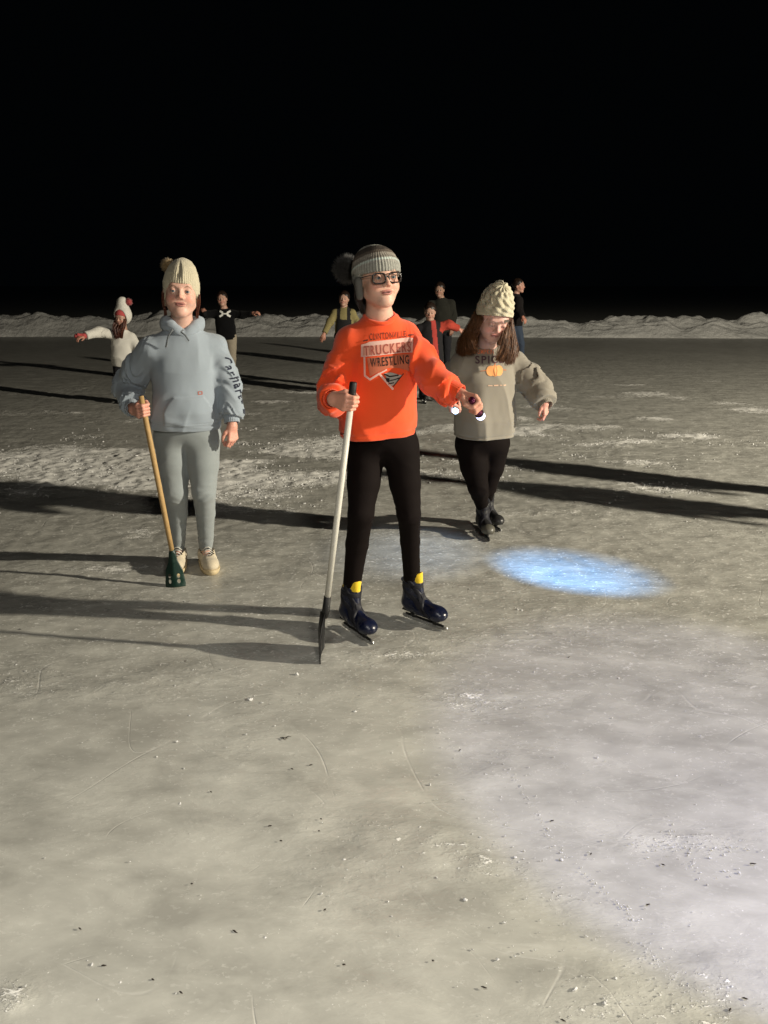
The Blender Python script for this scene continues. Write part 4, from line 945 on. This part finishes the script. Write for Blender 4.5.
    ho = sdf_obj('hoodie', [(hoodie, lo, hi, .005)], M_blue, root)
    sdf_obj('hood', [(U(.03, hood, bag), nk-.19, nk+.19, .004)], M_blue, ho)
    for c, wc in ((c1, wr), (c2, wR)): sdf_obj('cuff', [(c, wc-.11, wc+.11, .003)], M_blue, ho)
    # drawstrings
    for (x0, y0, x1, y1, x2_, y2) in ((171, 331, 168, 337, 166, 347), (181, 331, 185, 335, 189, 341)):
        MB().tube([W(x0+2, y0-1, 3.855), W(x0, y0+1, 3.84), W(x1, y1, 3.838), W(x2_, y2, 3.842)], [.004, .004, .0038, .0042], 8).build('drawstring', M_cord, ho)
    sca = 3.83/FPX
    decal('pocket_patch', ho, [line2([(-1.6, -1.2), (1.6, -1.2), (1.6, 1.4), (-1.6, 1.4), (-1.6, -1.2)], .8)], W(197, 395, 3.8), (1, 0, 0), (0, 0, 1), fabric('rust_patch', (.42, .12, .08), .1), .002, sca)
    # navy lettering running down the outside of the sleeve and a small mark near the cuff
    Vd = nrm(J['elR']-wR); txt = text_mesh('Carhartt', 1, .02)
    ax = nrm(W(243, 398, 3.9)-W(234, 352, 3.9)); Ud = ax; side = nrm(V(.993, -.12, 0)-ax*np.dot(V(.993, -.12, 0), ax)); Vv = np.cross(side, Ud)
    decal('sleeve_lettering', ho, [fit(txt, (-.120, -.026, .120, .026))], W(243, 379, 3.950), Ud, Vv, M_navy, .003, 1.0, drop=.05)
    decal('sleeve_mark', ho, [poly((-.014, -.009), (.004, -.012), (.014, -.002), (.010, .010), (-.010, .009))], W(240, 412, 3.93), Ud, Vv, M_navy, .003, 1.0)
    rL = [.090, .080, .061, .052, .035]; rR = [.090, .079, .060, .051, .036]
    lg = sdf_obj('leggings', [(legs_sdf(J, (rL, rR), seed=13, amp=.005), *bbox([J['pelvis'], J['hipL'], J['hipR'], J['anL'], J['anR'], J['knL'], J['knR']], .18), .005)], M_leggry, root)
    # shoes
    for hp, tdir in SH:
        x_ = nrm(tdir); M = basis(x_, np.cross((0, 0, 1), x_), (0, 0, 1)); o = hp+V(0, 0, .0)
        up = U(.03, cone((.03, 0, .055), (.13, 0, .052), .040, .040), ell((.185, 0, .050), (.062, .046, .036)), cone((.045, 0, .06), (.03, 0, .115), .042, .040), cone((.12, 0, .07), (.06, 0, .125), .026, .022))
        up = INT(up, half((0, 0, .026), (0, 0, -1))); up = SUB(up, cone((.035, 0, .09), (.03, 0, .16), .030, .034), .004)
        crease = lambda P: .0022*np.cos(P[:, 0]*170)*np.exp(-((P[:, 0]-.13)/.05)**2)+.003*(fbm(P*26, 66, 2)-.5)
        b = (o-M@V(.06, 0, 0)*1-.10, o+.27); lo_, hi_ = bbox([o-x_*.05, o+x_*.27], .09)
        sh = sdf_obj('shoe', [(LOC(DISP(up, crease), o, M), lo_, hi_, .003)], M_shoe, root)
        sole = lambda P: np.maximum(np.maximum(U(.03, ell((.045, 0, .03), (.075, .046, .05)), ell((.15, 0, .03), (.105, .053, .05)))(P), P[:, 2]-.030-.10*np.clip(P[:, 0]-.19, 0, 1)), -P[:, 2]+.002)
        sdf_obj('sole', [(LOC(sole, o, M), lo_, hi_, .003)], M_sole, sh)
        mb = MB()
        for k in range(5):
            a = .085+k*.017; zz = .113-k*.0095; mb.tube([o+M@V(a, -.026, zz-.014), o+M@V(a+.004, -.008, zz+.004), o+M@V(a+.006, .008, zz+.004), o+M@V(a, .026, zz-.014)], .0028, 6)
        mb.build('laces', M_white, sh)
    # hat
    def hat(P):
        st_ = loft([(-.075, 0, .02, .072, .088), (-.02, 0, .02, .079, .097), (.04, 0, .016, .082, .103), (.08, .002, .018, .073, .097), (.112, .004, .022, .058, .076), (.138, .006, .026, .036, .044), (.150, .008, .026, .018, .022)], 2.0, .02)
        th = np.arctan2(P[:, 0], -P[:, 1]); d = st_(P)
        seam = np.exp(-((th+.12+.10*np.sin(P[:, 2]*50))/.12)**2)*np.exp(-((P[:, 2]-.095)/.03)**2)*.008
        d = d+seam-.0012*np.cos(th*52)-.006*(fbm(P*15, 81, 2)-.5)-.006*np.exp(-((th-.15)/.15)**2)*np.exp(-((P[:, 2]-.08)/.04)**2)
        low = P[:, 2]-(.034-1.0*np.clip(P[:, 1]+.075, 0, .10)); return np.maximum(d, -low)
    ht = hat_surface(root, J, hat, M_cream, down=.09)
    fur_ball(W(167.5, 265.5, 3.97), .033, 1400, .020, ht, M_pomt, 8)
    h0, M, s_ = J['h'], J['hM'], J['hs']; g = lambda *p: h0+M@(np.array(p)*s_)
    for sx in (-1, 1):
        mb = MB(); hair_strands(mb, [[g(sx*.074, -.02, -.01), g(sx*.078, -.008, -.045), g(sx*.072, .01, -.085), g(sx*.075, .03, -.13)], [g(sx*.078, .04, .0), g(sx*.078, .04, -.05), g(sx*.07, .045, -.09), g(sx*.06, .05, -.14)]], 60 if sx > 0 else 30, .0022, .004, 5+sx); mb.build('hair', M_hairr, root)
    # scoop
    gb = G(175, 588); e = empty('ice_scoop', gb, 'wooden handled scoop with dark green perforated blade, held by the person in blue', 'scoop')
    MB().tube([bot-hd_*.02, bot+hd_*.3, top-hd_*.25, top], [.0125, .0135, .0135, .0125], 16).build('handle', M_wood, e)
    tipc = G(175.5, 588)+V(0, 0, .006); bl = bot+hd_*.015; ax2 = nrm(bl-tipc); wv = nrm(np.cross(ax2, (0, -1, 0)))*-1; wv = V(1, .0, 0)-ax2*ax2[0]; wv = nrm(wv); nv = np.cross(wv, ax2); Lb = np.linalg.norm(bl-tipc)
    Mb = basis(wv, nv, ax2)
    def blade(P):
        x_, y_, z_ = P[:, 0], P[:, 1], P[:, 2]; t = z_/Lb; wdt = np.interp(t, [0, .1, .5, .78, 1.0], [.052, .053, .044, .024, .015]); cv = .016*(x_/.05)**2-.006
        d = np.maximum(np.abs(x_)-wdt, np.abs(y_+cv)-.0035); d = np.maximum(d, np.maximum(-z_, z_-Lb)); d = smin(d, cone((0, 0, Lb*.35), (0, 0, Lb+.01), .006, .0165)(P), .012)
        for hx, hz in ((-.024, .030), (.022, .030), (-.024, .058), (.022, .058)):
            d = np.maximum(d, -(np.sqrt(((x_-hx)/.65)**2+(z_-hz)**2)-.0115))
        return d
    lo_, hi_ = bbox([tipc, bl], .075); sdf_obj('blade', [(LOC(blade, tipc, Mb), lo_, hi_, .0022)], M_green, e)
    return root
person_blue()

# ================================================================== PERSON IN GREY SWEATSHIRT
def person_grey():
    root = empty('person', (.62, 4.62, 0), 'person in stone grey pumpkin sweatshirt and ivory beanie with long brown hair, looking down', 'person')
    J = dict(h=W(494, 318.5, 4.48), hM=rot(10, -27, 6), hs=1.03, hw=1.10, eo=.50, neck=W(486, 351, 4.62), chest=W(485, 378, 4.62), pelvis=W(483, 438, 4.62), pelr=(.15, .125, .11),
             shL=W(463, 365, 4.57), elL=W(443, 388, 4.66), wrL=W(456, 407, 4.45), shR=W(514, 364, 4.71), elR=W(538, 390, 4.60), wrR=W(545, 403, 4.52),
             hipL=W(470, 446, 4.62), knL=W(478, 487, 4.55), anL=W(482, 524, 4.58), hipR=W(495, 446, 4.64), knR=W(487, 487, 4.70), anR=W(486, 521, 4.85))
    s = .95; ldir = nrm(V(-.18, -.85, -.42)); lc = W(455.5, 410.5, 4.36)
    x = V(.1, -.3, -.85); x = nrm(x-ldir*np.dot(x, ldir)); z = np.cross(x, ldir); wr = lc-ldir*.03-(x*.087+z*-.027)*s; J['wrL'] = wr
    hL = hand_sdf(wr, x, z, 1, 'grip', s); hR = hand_sdf(J['wrR'], V(.12, -.1, -1), V(.8, -.55, 0), -1, 'relax', s*.80, 1.5)
    SK = [(G(481, 533)+V(0, .03, .001), V(.12, -1, 0), (0, 0, 1)), (G(483, 523)+V(0, 0, .001), V(.40, -1, 0), (0, 0, 1))]
    for d_, (hp_, td_, up_) in zip('LR', SK): ankle(J, d_, hp_, td_, up_, .88)
    make_body(root, J, hands=(hL, hR), hh=.0022, hr=.003, brow=(.16, .08, .04), skin=(.70, .42, .35), iris=(.05, .04, .03))
    T = torso_frame(J['pelvis'], J['neck'], J['shL'], J['shR']); H = np.linalg.norm(J['neck']-J['pelvis'])
    lf = loft([(-.03, 0, .0, .155, .13), (.02, 0, 0, .172, .145), (.12, 0, -.015, .178, .152), (.24, 0, -.015, .170, .145), (.34, 0, -.01, .172, .132), (.42, 0, .0, .16, .110), (H-.03, 0, .005, .11, .08), (H+.02, 0, .0, .065, .058)], 2.3)
    inner = LOC(loft([(-.07, 0, 0, .147, .122), (.03, 0, 0, .147, .122), (.07, 0, 0, .08, .06)], 2.3), J['pelvis'], T)
    body = LOC(lf, J['pelvis'], T); yoke = U(.04, cone(J['neck']-T[:, 2]*.045, J['shL'], .054, .062), cone(J['neck']-T[:, 2]*.045, J['shR'], .054, .062)); wR = J['wrR']
    s1 = sleeve_sdf([J['shL'], J['shL']*.5+J['elL']*.5, J['elL'], J['elL']*.4+wr*.6, wr-nrm(wr-J['elL'])*.03], [.074, .074, .074, .062, .044], .013, 61)
    s2 = sleeve_sdf([J['shR'], J['shR']*.5+J['elR']*.5+V(.005, 0, 0), J['elR']+V(.004, 0, -.005), J['elR']*.3+wR*.7, wR-nrm(wR-J['elR'])*.0], [.070, .076, .078, .072, .046], .010, 67)
    c1 = cuff_sdf(wr-nrm(wr-J['elL'])*.03, wr-J['elL'], .037, .045); c2 = cuff_sdf(wR-nrm(wR-J['elR'])*.0, wR-J['elR'], .040, .045); po = J['pelvis']
    def folds(P):
        L_ = (P-po)@T; n = ridge(fbm(np.stack([L_[:, 0]*7+L_[:, 2]*1.0, L_[:, 1]*6, L_[:, 2]*2.0], 1), 71, 2)); return -.018*(n**2-.35)-.005*(fbm(L_*np.array([18, 18, 10]), 77, 2)-.5)
    neckhole = cone(J['neck'], J['neck']+V(0, -.02, .12), .058, .085); tor = DISP(U(.05, body, yoke), folds)
    hem = half(po+T[:, 2]*.012, -T[:, 2])
    def shirt(P):
        hm = hem(P); d = smin(np.maximum(tor(P), hm), smin(s1(P), s2(P), .01), .03); d = -smin(-d, inner(P), .004); d = -smin(-d, neckhole(P), .006)
        L_ = (P-po)@T; return d+np.exp(-((L_[:, 2]-.028)/.006)**2)*.005
    lo, hi = bbox([J['shL'], J['shR'], J['elL'], J['elR'], wr, wR, J['pelvis'], J['neck']], .13)
    sh = sdf_obj('sweatshirt', [(shirt, lo, hi, .006)], M_grey, root)
    for c, wc in ((c1, wr), (c2, wR)): sdf_obj('cuff', [(c, wc-.09, wc+.09, .0035)], M_grey, sh)
    ring = [J['neck']+T@V(.066*math.cos(a), .062*math.sin(a), .010+.020*math.sin(a)) for a in np.linspace(0, 2*math.pi, 33)]
    MB().tube(ring, .009, 8, cap=False).build('collar', M_grey, sh)
    rL = [.088, .082, .060, .050, .036]; rR = [.085, .078, .056, .046, .036]
    sdf_obj('leggings', [(legs_sdf(J, (rL, rR), seed=23, amp=.004), *bbox([J['pelvis'], J['hipL'], J['hipR'], J['anL'], J['anR'], J['knL'], J['knR']], .17), .006)], M_legblk, root)
    M_gsk = plastic('grey_skate_shell', (.10, .095, .075), .4); M_dsk = plastic('dark_skate_shell', (.02, .02, .02), .4)
    skate(root, *SK[0], .88, M_dsk, M_gsk, liner=False, buckles=False)
    skate(root, *SK[1], .88, M_dsk, M_dsk, liner=False, buckles=False)
    # beanie with cables
    def hat(P):
        st_ = loft([(.0, 0, .015, .094, .108), (.045, 0, .018, .097, .112), (.10, 0, .02, .088, .104), (.145, 0, .024, .068, .080), (.178, 0, .026, .044, .052), (.195, 0, .028, .024, .028)], 2.0, .02)
        th = np.arctan2(P[:, 0], -P[:, 1]); d = st_(P); up = np.clip((P[:, 2]-.055)/.02, 0, 1)
        c = np.abs(np.sin(th*4.5+.55*np.sin(P[:, 2]*95))); d = d-up*.0075*(c**1.5-.5)-(1-up)*.0012*np.cos(th*50)-up*.003*np.sin(P[:, 2]*190+th*9)
        d = d-.003*(1-np.clip((P[:, 2]-.050)/.004, 0, 1))
        low = P[:, 2]-(.030-.55*np.clip(P[:, 1]+.03, -.1, .11)); return np.maximum(d, -low)
    ht = hat_surface(root, J, hat, M_cream2, h=.003, down=.05)
    h0, M, s_ = J['h'], J['hM'], J['hs']; g = lambda *p: h0+M@(np.array(p)*s_)
    tg = MB(); pts = [g(x_, -.105, z_) for x_, z_ in ((.016, .036), (.046, .036), (.046, .052), (.016, .052))]
    pts = [p-M@V(.0, .004, 0) for p in pts]; pts[1] = pts[1]+M@V(0, .012, 0); pts[2] = pts[2]+M@V(0, .012, 0)
    tg.add(pts+[p+M@V(0, .004, 0) for p in pts], [(0, 1, 2, 3), (7, 6, 5, 4), (0, 4, 5, 1), (1, 5, 6, 2), (2, 6, 7, 3), (3, 7, 4, 0)]).build('hat_tag', fabric('brown_tag', (.10, .075, .05)), ht, smooth=False)
    # long hair: guides from under the hat over the shoulders
    Wc = W
    def lock(guides, n, r0, jit, seed, cl):
        mb = MB(); hair_strands(mb, guides, n, r0, jit, seed, cl); mb.build('hair', M_hairb, root)
    lock([[g(.070, -.045, .015), Wc(509, 332, 4.44), Wc(511, 349, 4.42), Wc(506, 364, 4.40)], [g(.080, -.01, .01), Wc(512, 332, 4.47), Wc(515, 348, 4.44), Wc(513, 362, 4.42)], [g(.074, -.035, .0), Wc(505, 334, 4.42), Wc(501, 349, 4.40), Wc(496, 360, 4.40)], [g(.078, .02, .0), Wc(512, 336, 4.53), Wc(517, 347, 4.50), Wc(518, 356, 4.48)]], 1100, .0019, .008, 21, .15)
    lock([[g(-.076, -.03, .012), Wc(477, 330, 4.49), Wc(472, 341, 4.46), Wc(477, 351, 4.44)], [g(-.082, .0, .0), Wc(472, 330, 4.54), Wc(465, 342, 4.50), Wc(469, 353, 4.46)], [g(-.078, .04, .0), Wc(469, 330, 4.60), Wc(461, 343, 4.56), Wc(461, 355, 4.52)], [g(-.05, .09, .0), Wc(472, 334, 4.68), Wc(462, 346, 4.66), Wc(458, 356, 4.62)]], 1100, .0020, .009, 22, .1)
    lock([[g(-.06, .07, .0), Wc(474, 335, 4.68), Wc(470, 350, 4.72), Wc(466, 365, 4.74)], [g(0, .09, 0), Wc(488, 335, 4.70), Wc(488, 350, 4.74), Wc(488, 365, 4.76)], [g(.06, .07, .0), Wc(505, 335, 4.68), Wc(510, 350, 4.72), Wc(512, 365, 4.74)]], 300, .004, .012, 23, .1)
    sca = 4.44/FPX; O = W(488, 385, 4.4); bx = lambda x0, y0, x1, y1: (x0-488, 385-y1, x1-488, 385-y0)
    M_or = fabric('orange_print', (.85, .24, .10), .1); M_pu = fabric('plum_print', (.095, .045, .060), .1); M_pk = fabric('pumpkin_print', (.95, .42, .15), .12); M_dk = fabric('dark_orange_print', (.55, .17, .06), .1); M_pw = fabric('peach_print', (.80, .52, .36), .1)
    D = lambda nm, shp, m_, off: decal(nm, sh, shp, O, (1, 0, 0), (0, 0, 1), m_, off, sca, edge=.01)
    D('lettering', [fit(text_mesh('PUMPKIN', 1, .015), bx(477, 352.5, 496, 357))], M_or, .004)
    D('lettering', [fit(text_mesh('SPICE', 1, .02), bx(477, 358.5, 507, 366))], M_pu, .004)
    D('lettering', [fit(text_mesh('HELLO FALL', 1, .01), bx(487, 386, 509, 388.2))][:0] + [line2([(2, -2), (6, -2.2)], .8), line2([(8, -2.1), (12, -2)], 1.1), line2([(14, -2), (16, -2.1)], .8), line2([(18, -2.3), (20.5, -2.2)], .9)], M_pw, .004)
    el = lambda cx, cy, rx, ry: (np.array([(cx-488+rx*math.cos(a), 385-cy+ry*math.sin(a)) for a in np.linspace(0, 2*math.pi, 25)[:-1]]), [tuple(range(24))])
    D('pumpkin_print', [el(492.5, 373, 4.6, 5.0), el(501, 373, 4.6, 5.0), el(496.8, 373, 4.2, 5.4)], M_pk, .0035)
    for shp in (line2([(8.6, 7.5), (7.6, 12), (8.4, 17), (9.5, 19)], .8), line2([(10, 17), (11, 12), (10, 7.5)], .7), line2([(-6, 12), (0, 12.5)], .6), line2([(18, 12.5), (21, 12)], .8)): D('pumpkin_print', [shp], M_dk, .0045)
    fe, tip = flashlight('flashlight', lc-ldir*.05, ldir, 'small lit flashlight glowing pale blue at the hip of the grey sweatshirt', r=.012, L_=.09, lens=M_lens2, body=M_blk, dome=.010)
    lamp('flashlight_beam', 'SPOT', tip, G(415, 552), 13, (.50, .68, 1.0), spot_size=R(70), spot_blend=1.0, shadow_soft_size=.012)
    return root
person_grey()

# ================================================================== people further back on the ice
def person_far(label, px, Y, head, hy, J2, top, pants, hairc=None, hatf=None, face=(0, 0, 0), hs=.92, toprad=(.062, .055, .04), torso=(.155, .115), legr=(.085, .075, .060, .052, .045), boots=M_blk, skin=(.50, .30, .225), hood=None, vest=None):
    root = empty('person', (W(px, hy, Y)[0], Y, 0), label, 'person')
    J = {k: W(v[0], v[1], Y+(v[2] if len(v) > 2 else 0)) for k, v in J2.items()}
    J['h'] = W(head[0], head[1], Y-.02); J['hM'] = rot(*face); J['hs'] = hs; J['ftL'] = V(.01, -.04, -.02); J['ftR'] = V(.02, -.04, -.02); J['pelr'] = (.13, .11, .10)
    J.setdefault('chest', J['neck']*.6+J['pelvis']*.4)
    hands = []
    for sd, sg in (('L', 1), ('R', -1)):
        x = nrm(J['wr'+sd]-J['el'+sd]); up = V(0, -.5, .85) if abs(x[2]) < .7 else V(.0, -1, .1); hands.append(hand_sdf(J['wr'+sd], x, up, sg, 'relax', .85, 1.1, .3))
    make_body(root, J, hands=hands, hh=.0045, hr=.006, bh=.014, hs=.9, thin=.85, skin=skin)
    T = torso_frame(J['pelvis'], J['neck'], J['shL'], J['shR']); H = np.linalg.norm(J['neck']-J['pelvis']); a, b = torso
    lf = loft([(-.06, 0, 0, a*.98, b), (.05, 0, 0, a, b*1.03), (H*.5, 0, 0, a*.97, b), (H*.74, 0, 0, a*.92, b*.9), (H*.88, 0, 0, a*.6, b*.65), (H, 0, 0, a*.4, b*.5)], 2.2)
    body = U(.04, LOC(lf, J['pelvis'], T), cone(J['neck']-T[:, 2]*.045, J['shL']-T[:, 2]*.03, .045, .048), cone(J['neck']-T[:, 2]*.045, J['shR']-T[:, 2]*.03, .045, .048))
    ss = [sleeve_sdf([J['sh'+d]-T[:, 2]*.03, J['el'+d], J['wr'+d]+(J['el'+d]-J['wr'+d])*.08], toprad, .007, 90+int(px) % 7+i, 18) for i, d in enumerate('LR')]
    nh = cone(J['neck'], J['neck']+V(0, 0, .12), .054, .085)
    def f(P):
        d = body(P)-.014*(ridge(fbm(P*6, int(px), 2))**2-.35); d = smin(d, smin(ss[0](P), ss[1](P), .01), .03); return -smin(-d, nh(P), .006)
    lo, hi = bbox([J[k] for k in ('neck', 'shL', 'shR', 'elL', 'elR', 'wrL', 'wrR', 'pelvis')], .13)
    tp = sdf_obj(top[0], [(f, lo, hi, .010)], top[1], root, (lambda v: top[2](v, J, T)) if len(top) > 2 else None)
    sdf_obj(pants[0], [(legs_sdf(J, (legr, legr), seed=3, amp=.010), *bbox([J[k] for k in ('pelvis', 'hipL', 'hipR', 'anL', 'anR', 'knL', 'knR')], .15), .010)], pants[1], root)
    h0, M, s_ = J['h'], J['hM'], J['hs']; g = lambda *p: h0+M@(np.array(p)*s_)
    if hairc:
        cap = INT(DISP(ell((0, .028, .040), (.084, .100, .088)), lambda P: -.012*(fbm(P*30, 5, 2)-.3)), lambda P: -(P[:, 2]-(.048-1.3*np.clip(P[:, 1]+.05, 0, .1))))
        hat_surface(root, J, cap, hairc, h=.0055, name='hair', rng_=(.12, .14, .15), down=.12)
    for i, d in enumerate('LR'):
        an = J['an'+d]; o = V(an[0], an[1]+.03, 0)-V(.03, 0, 0)*0; x_ = nrm(J['ft'+d]*[1, 1, 0]); M2 = basis(x_, np.cross((0, 0, 1), x_), (0, 0, 1))
        bf = U(.03, cone((.0, 0, .085), (.15, 0, .08), .040, .036), cone((.0, 0, .09), (-.005, 0, .22), .046, .050)); o = o-x_*.02
        sk = sdf_obj('skate', [(LOC(bf, o, M2), o-.27, o+.30, .010)], boots, root)
        pr = [(-.05, .030), (-.05, .004), (.19, .002), (.20, .030)]; mb = MB(); n = 4
        v = [o+M2@V(p, -.003, c) for p, c in pr]+[o+M2@V(p, .003, c) for p, c in pr]; mb.add(v, [(3, 2, 1, 0), (4, 5, 6, 7)]+[(k, (k+1) % n, n+(k+1) % n, n+k) for k in range(n)]); mb.tube([o+M2@V(0, 0, .05), o+M2@V(0, 0, .02)], .012, 6); mb.tube([o+M2@V(.13, 0, .05), o+M2@V(.13, 0, .02)], .012, 6); mb.build('blade', M_steel, sk, smooth=False)
    return root, J, T, tp, g
fb = lambda n, c, v=.12: fabric(n, c, v, 200, .3, sheen=0.03)
M_tblk = fb('black_top_cloth', (.005, .005, .006)); M_whitejk = fb('white_plush', (.72, .70, .64)); M_dkpants = fb('dark_trousers', (.02, .02, .024)); M_khaki = fb('khaki_trousers', (.30, .26, .20)); M_jeans = fb('dark_jeans', (.04, .055, .085)); M_olive = fb('dark_olive_jacket', (.022, .022, .018)); M_tan = fb('yellow_tan_top', (.36, .30, .12)); M_bib = fb('black_bib', (.012, .011, .012)); M_pink = fb('rose_knit', (.50, .085, .085)); M_char = fb('charcoal_jacket', (.012, .010, .010)); M_white2 = fb('white_print', (.75, .75, .72)); M_bootn = fb('navy_boot', (.02, .03, .07))
# child in white plush jacket
r, J, T, tp, g = person_far('child in white plush hooded jacket and rose bobble hat, one arm stretched out', 122, 10.4, (121.5, 318), 400,
    dict(neck=(123, 330), pelvis=(124, 362), shL=(115, 333), elL=(99, 332, -.1), wrL=(84, 336, -.3), shR=(131, 335), elR=(140, 352, -.05), wrR=(146, 368, -.25), hipL=(120, 366), knL=(119, 383, -.05), anL=(119, 395), hipR=(127, 366), knR=(128, 383), anR=(128, 394, .1)),
    ('jacket', M_whitejk), ('trousers', M_dkpants), None, face=(-14, -8, 4), toprad=(.062, .060, .052), boots=M_bootn)
hat_surface(r, J, INT(DISP(ell((0, .018, .045), (.086, .102, .085)), lambda P: -.0015*np.cos(np.arctan2(P[:, 0], -P[:, 1])*30)), lambda P: -(P[:, 2]-(.030-.5*np.clip(P[:, 1]+.03, -.1, .1)))), M_pink, h=.005)
fur_ball(W(128.5, 302, 10.4), .050, 500, .03, r, M_pomp, 3)
def hood_f(P):
    d = U(.05, ell((0, .045, .04), (.125, .115, .14)), ell((.0, .06, .19), (.080, .075, .095)))(P)-.006*(fbm(P*25, 7, 2)-.5)
    d = -smin(-d, ell((0, -.075, -.01), (.092, .13, .135))(P), .02); return d
hat_surface(tp, J, hood_f, M_whitejk, h=.008, name='hood', rng_=(.16, .2, .36), down=.14)
mb = MB()
hair_strands(mb, [[g(-.07, -.03, .0), g(-.085, -.07, -.08), g(-.08, -.11, -.16), g(-.06, -.12, -.26)], [g(-.02, -.05, -.09), g(-.04, -.11, -.14), g(-.03, -.13, -.20), g(-.02, -.13, -.28)], [g(.07, -.03, .0), g(.085, -.07, -.08), g(.07, -.11, -.16), g(.05, -.12, -.26)]], 260, .005, .008, 2); mb.build('hair', M_hairr, r)
for c, x in ((J['wrL'], V(-1, -.2, 0)), (J['wrR'], V(.1, -.3, -1))):
    x = nrm(x); sdf_obj('mitten', [(U(.02, cone(c, c+x*.09, .034, .030), cone(c+x*.02, c+x*.06+V(0, -.03, .025), .015, .013)), c-.17, c+.17, .006)], M_pink, r)
# boy in black shirt with white mark
r, J, T, tp, g = person_far('boy in black shirt with white chest mark, both arms held out sideways', 223, 12.0, (222, 299), 386,
    dict(neck=(224, 309), pelvis=(226, 335), shL=(214, 312), elL=(204, 314, -.1), wrL=(203, 310, -.35), shR=(233, 312), elR=(243, 315, -.05), wrR=(253, 313, -.15), hipL=(221, 338), knL=(222, 358, -.05), anL=(221, 379), hipR=(231, 338), knR=(232, 358), anR=(232, 378, .1)),
    ('shirt', M_tblk), ('trousers', M_khaki), M_haird, face=(4, 0, -3), toprad=(.055, .050, .034), torso=(.145, .11))
s_ = 11.75/FPX
decal('chest_mark', tp, [line2([(-4.8, 2.4), (-2.8, 1.3), (-2.2, 0), (-2.8, -1.3), (-4.8, -2.4)], 1.9), line2([(4.8, 2.4), (2.8, 1.3), (2.2, 0), (2.8, -1.3), (4.8, -2.4)], 1.9), line2([(-2.2, 0), (2.2, 0)], 1.2)], W(223.5, 314, 11.8), (1, 0, 0), (0, 0, 1), M_white2, .010, s_, edge=.02)
decal.c.clear()
# person in tan top with black bib
def tanc(v, J, T):
    q = (v-J['pelvis'])@T; c = np.tile((.25, .21, .09), (len(v), 1)); H = np.linalg.norm(J['neck']-J['pelvis'])
    m = (np.abs(q[:, 0]) < .115) & (q[:, 2] < H*.55) & (q[:, 2] > -.1); m |= (np.abs(np.abs(q[:, 0])-.075) < .026) & (q[:, 2] < H+.02) & (q[:, 2] > 0); c[m] = (.012, .011, .012); return c
person_far('person in yellow tan top under black bib straps, behind the orange sweatshirt', 343, 12.0, (344, 299), 388,
    dict(neck=(344, 307), pelvis=(344, 334), shL=(335, 311), elL=(330, 322, -.05), wrL=(324, 334, -.15), shR=(352, 311), elR=(357, 323), wrR=(358, 335, -.1), hipL=(340, 337), knL=(340, 358), anL=(340, 381), hipR=(348, 337), knR=(348, 358), anR=(348, 381)),
    ('top', M_vcloth, tanc), ('trousers', M_bib), M_haird, face=(-6, 0, 6), toprad=(.055, .052, .036), torso=(.135, .10))
# child in black coat with red front panel and sleeve
def redc(v, J, T):
    q = (v-J['pelvis'])@T; c = np.tile((.013, .012, .014), (len(v), 1)); sh, el = J['shR'], J['wrR']; ab = el-sh; t = np.clip((v-sh)@ab/(ab@ab), -.15, 1.1); d = ln(v-sh-t[:, None]*ab)
    c[(d < .10) & (t > .02)] = (.42, .05, .03); m = (np.abs(q[:, 0]-.055+.06*(q[:, 2]-.2)) < .030) & (q[:, 1] < 0); c[m] = (.42, .05, .04); return c
person_far('child in black coat with red front stripe and red sleeve stretched to the side', 431, 10.4, (430, 312), 403,
    dict(neck=(430, 321), pelvis=(431, 357), shL=(419, 327), elL=(414, 342), wrL=(420, 355, -.15), shR=(439, 325), elR=(449, 325, .0), wrR=(459, 329, .05), hipL=(426, 361), knL=(424, 378, -.05), anL=(423, 396), hipR=(436, 361), knR=(438, 378), anR=(438, 396, .15)),
    ('coat', M_vcloth, redc), ('trousers', M_dkpants), M_haird, face=(-4, -12, 0), toprad=(.062, .056, .045), torso=(.155, .12))
# man in olive jacket
person_far('man in dark olive jacket standing behind the child with a red sleeve', 441, 13.5, (439.5, 290), 378,
    dict(neck=(441, 298), pelvis=(443, 328), shL=(431, 303), elL=(430, 317), wrL=(432, 328, -.1), shR=(451, 302), elR=(453, 316), wrR=(452, 328, -.1), hipL=(438, 331), knL=(438, 350), anL=(438, 371), hipR=(447, 331), knR=(447, 350), anR=(447, 371)),
    ('jacket', M_olive), ('trousers', M_dkpants), M_haird, face=(-12, -5, 0), hs=1.0, toprad=(.072, .066, .05), torso=(.165, .125), skin=(.36, .22, .16))
# man in charcoal jacket, side view, near the bank
r_far, *_ = person_far('man in charcoal jacket and dark jeans facing away beside the snow bank', 516, 14.0, (519, 286), 378,
    dict(neck=(516, 294), pelvis=(514, 322), shL=(510, 299, .15), elL=(509, 311, .2), wrL=(515, 320, .1), shR=(519, 299, -.15), elR=(519, 311, -.2), wrR=(523, 317, -.3), hipL=(512, 326), knL=(515, 344), anL=(512, 366), hipR=(517, 326), knR=(521, 344), anR=(522, 365)),
    ('jacket', M_char), ('jeans', M_jeans), M_haird, face=(62, 0, 0), hs=1.0, toprad=(.075, .066, .05), torso=(.15, .14), skin=(.50, .28, .21))

# two people standing just outside the picture on the right, whose shadows cross the ice
def copy_tree(o, parent=None):
    c = o.copy(); COL.objects.link(c); c.parent = parent
    for ch in list(o.children): copy_tree(ch, c)
    return c
for (x, y), lab in (((4.35, 5.02), 'adult in charcoal jacket standing outside the picture, the farther of two side by side'), ((4.25, 4.42), 'adult in charcoal jacket standing outside the picture, the nearer of two side by side')):
    c = copy_tree(r_far); c.location = (x, y, 0); c.rotation_euler = (0, 0, R(12)); c['label'] = lab
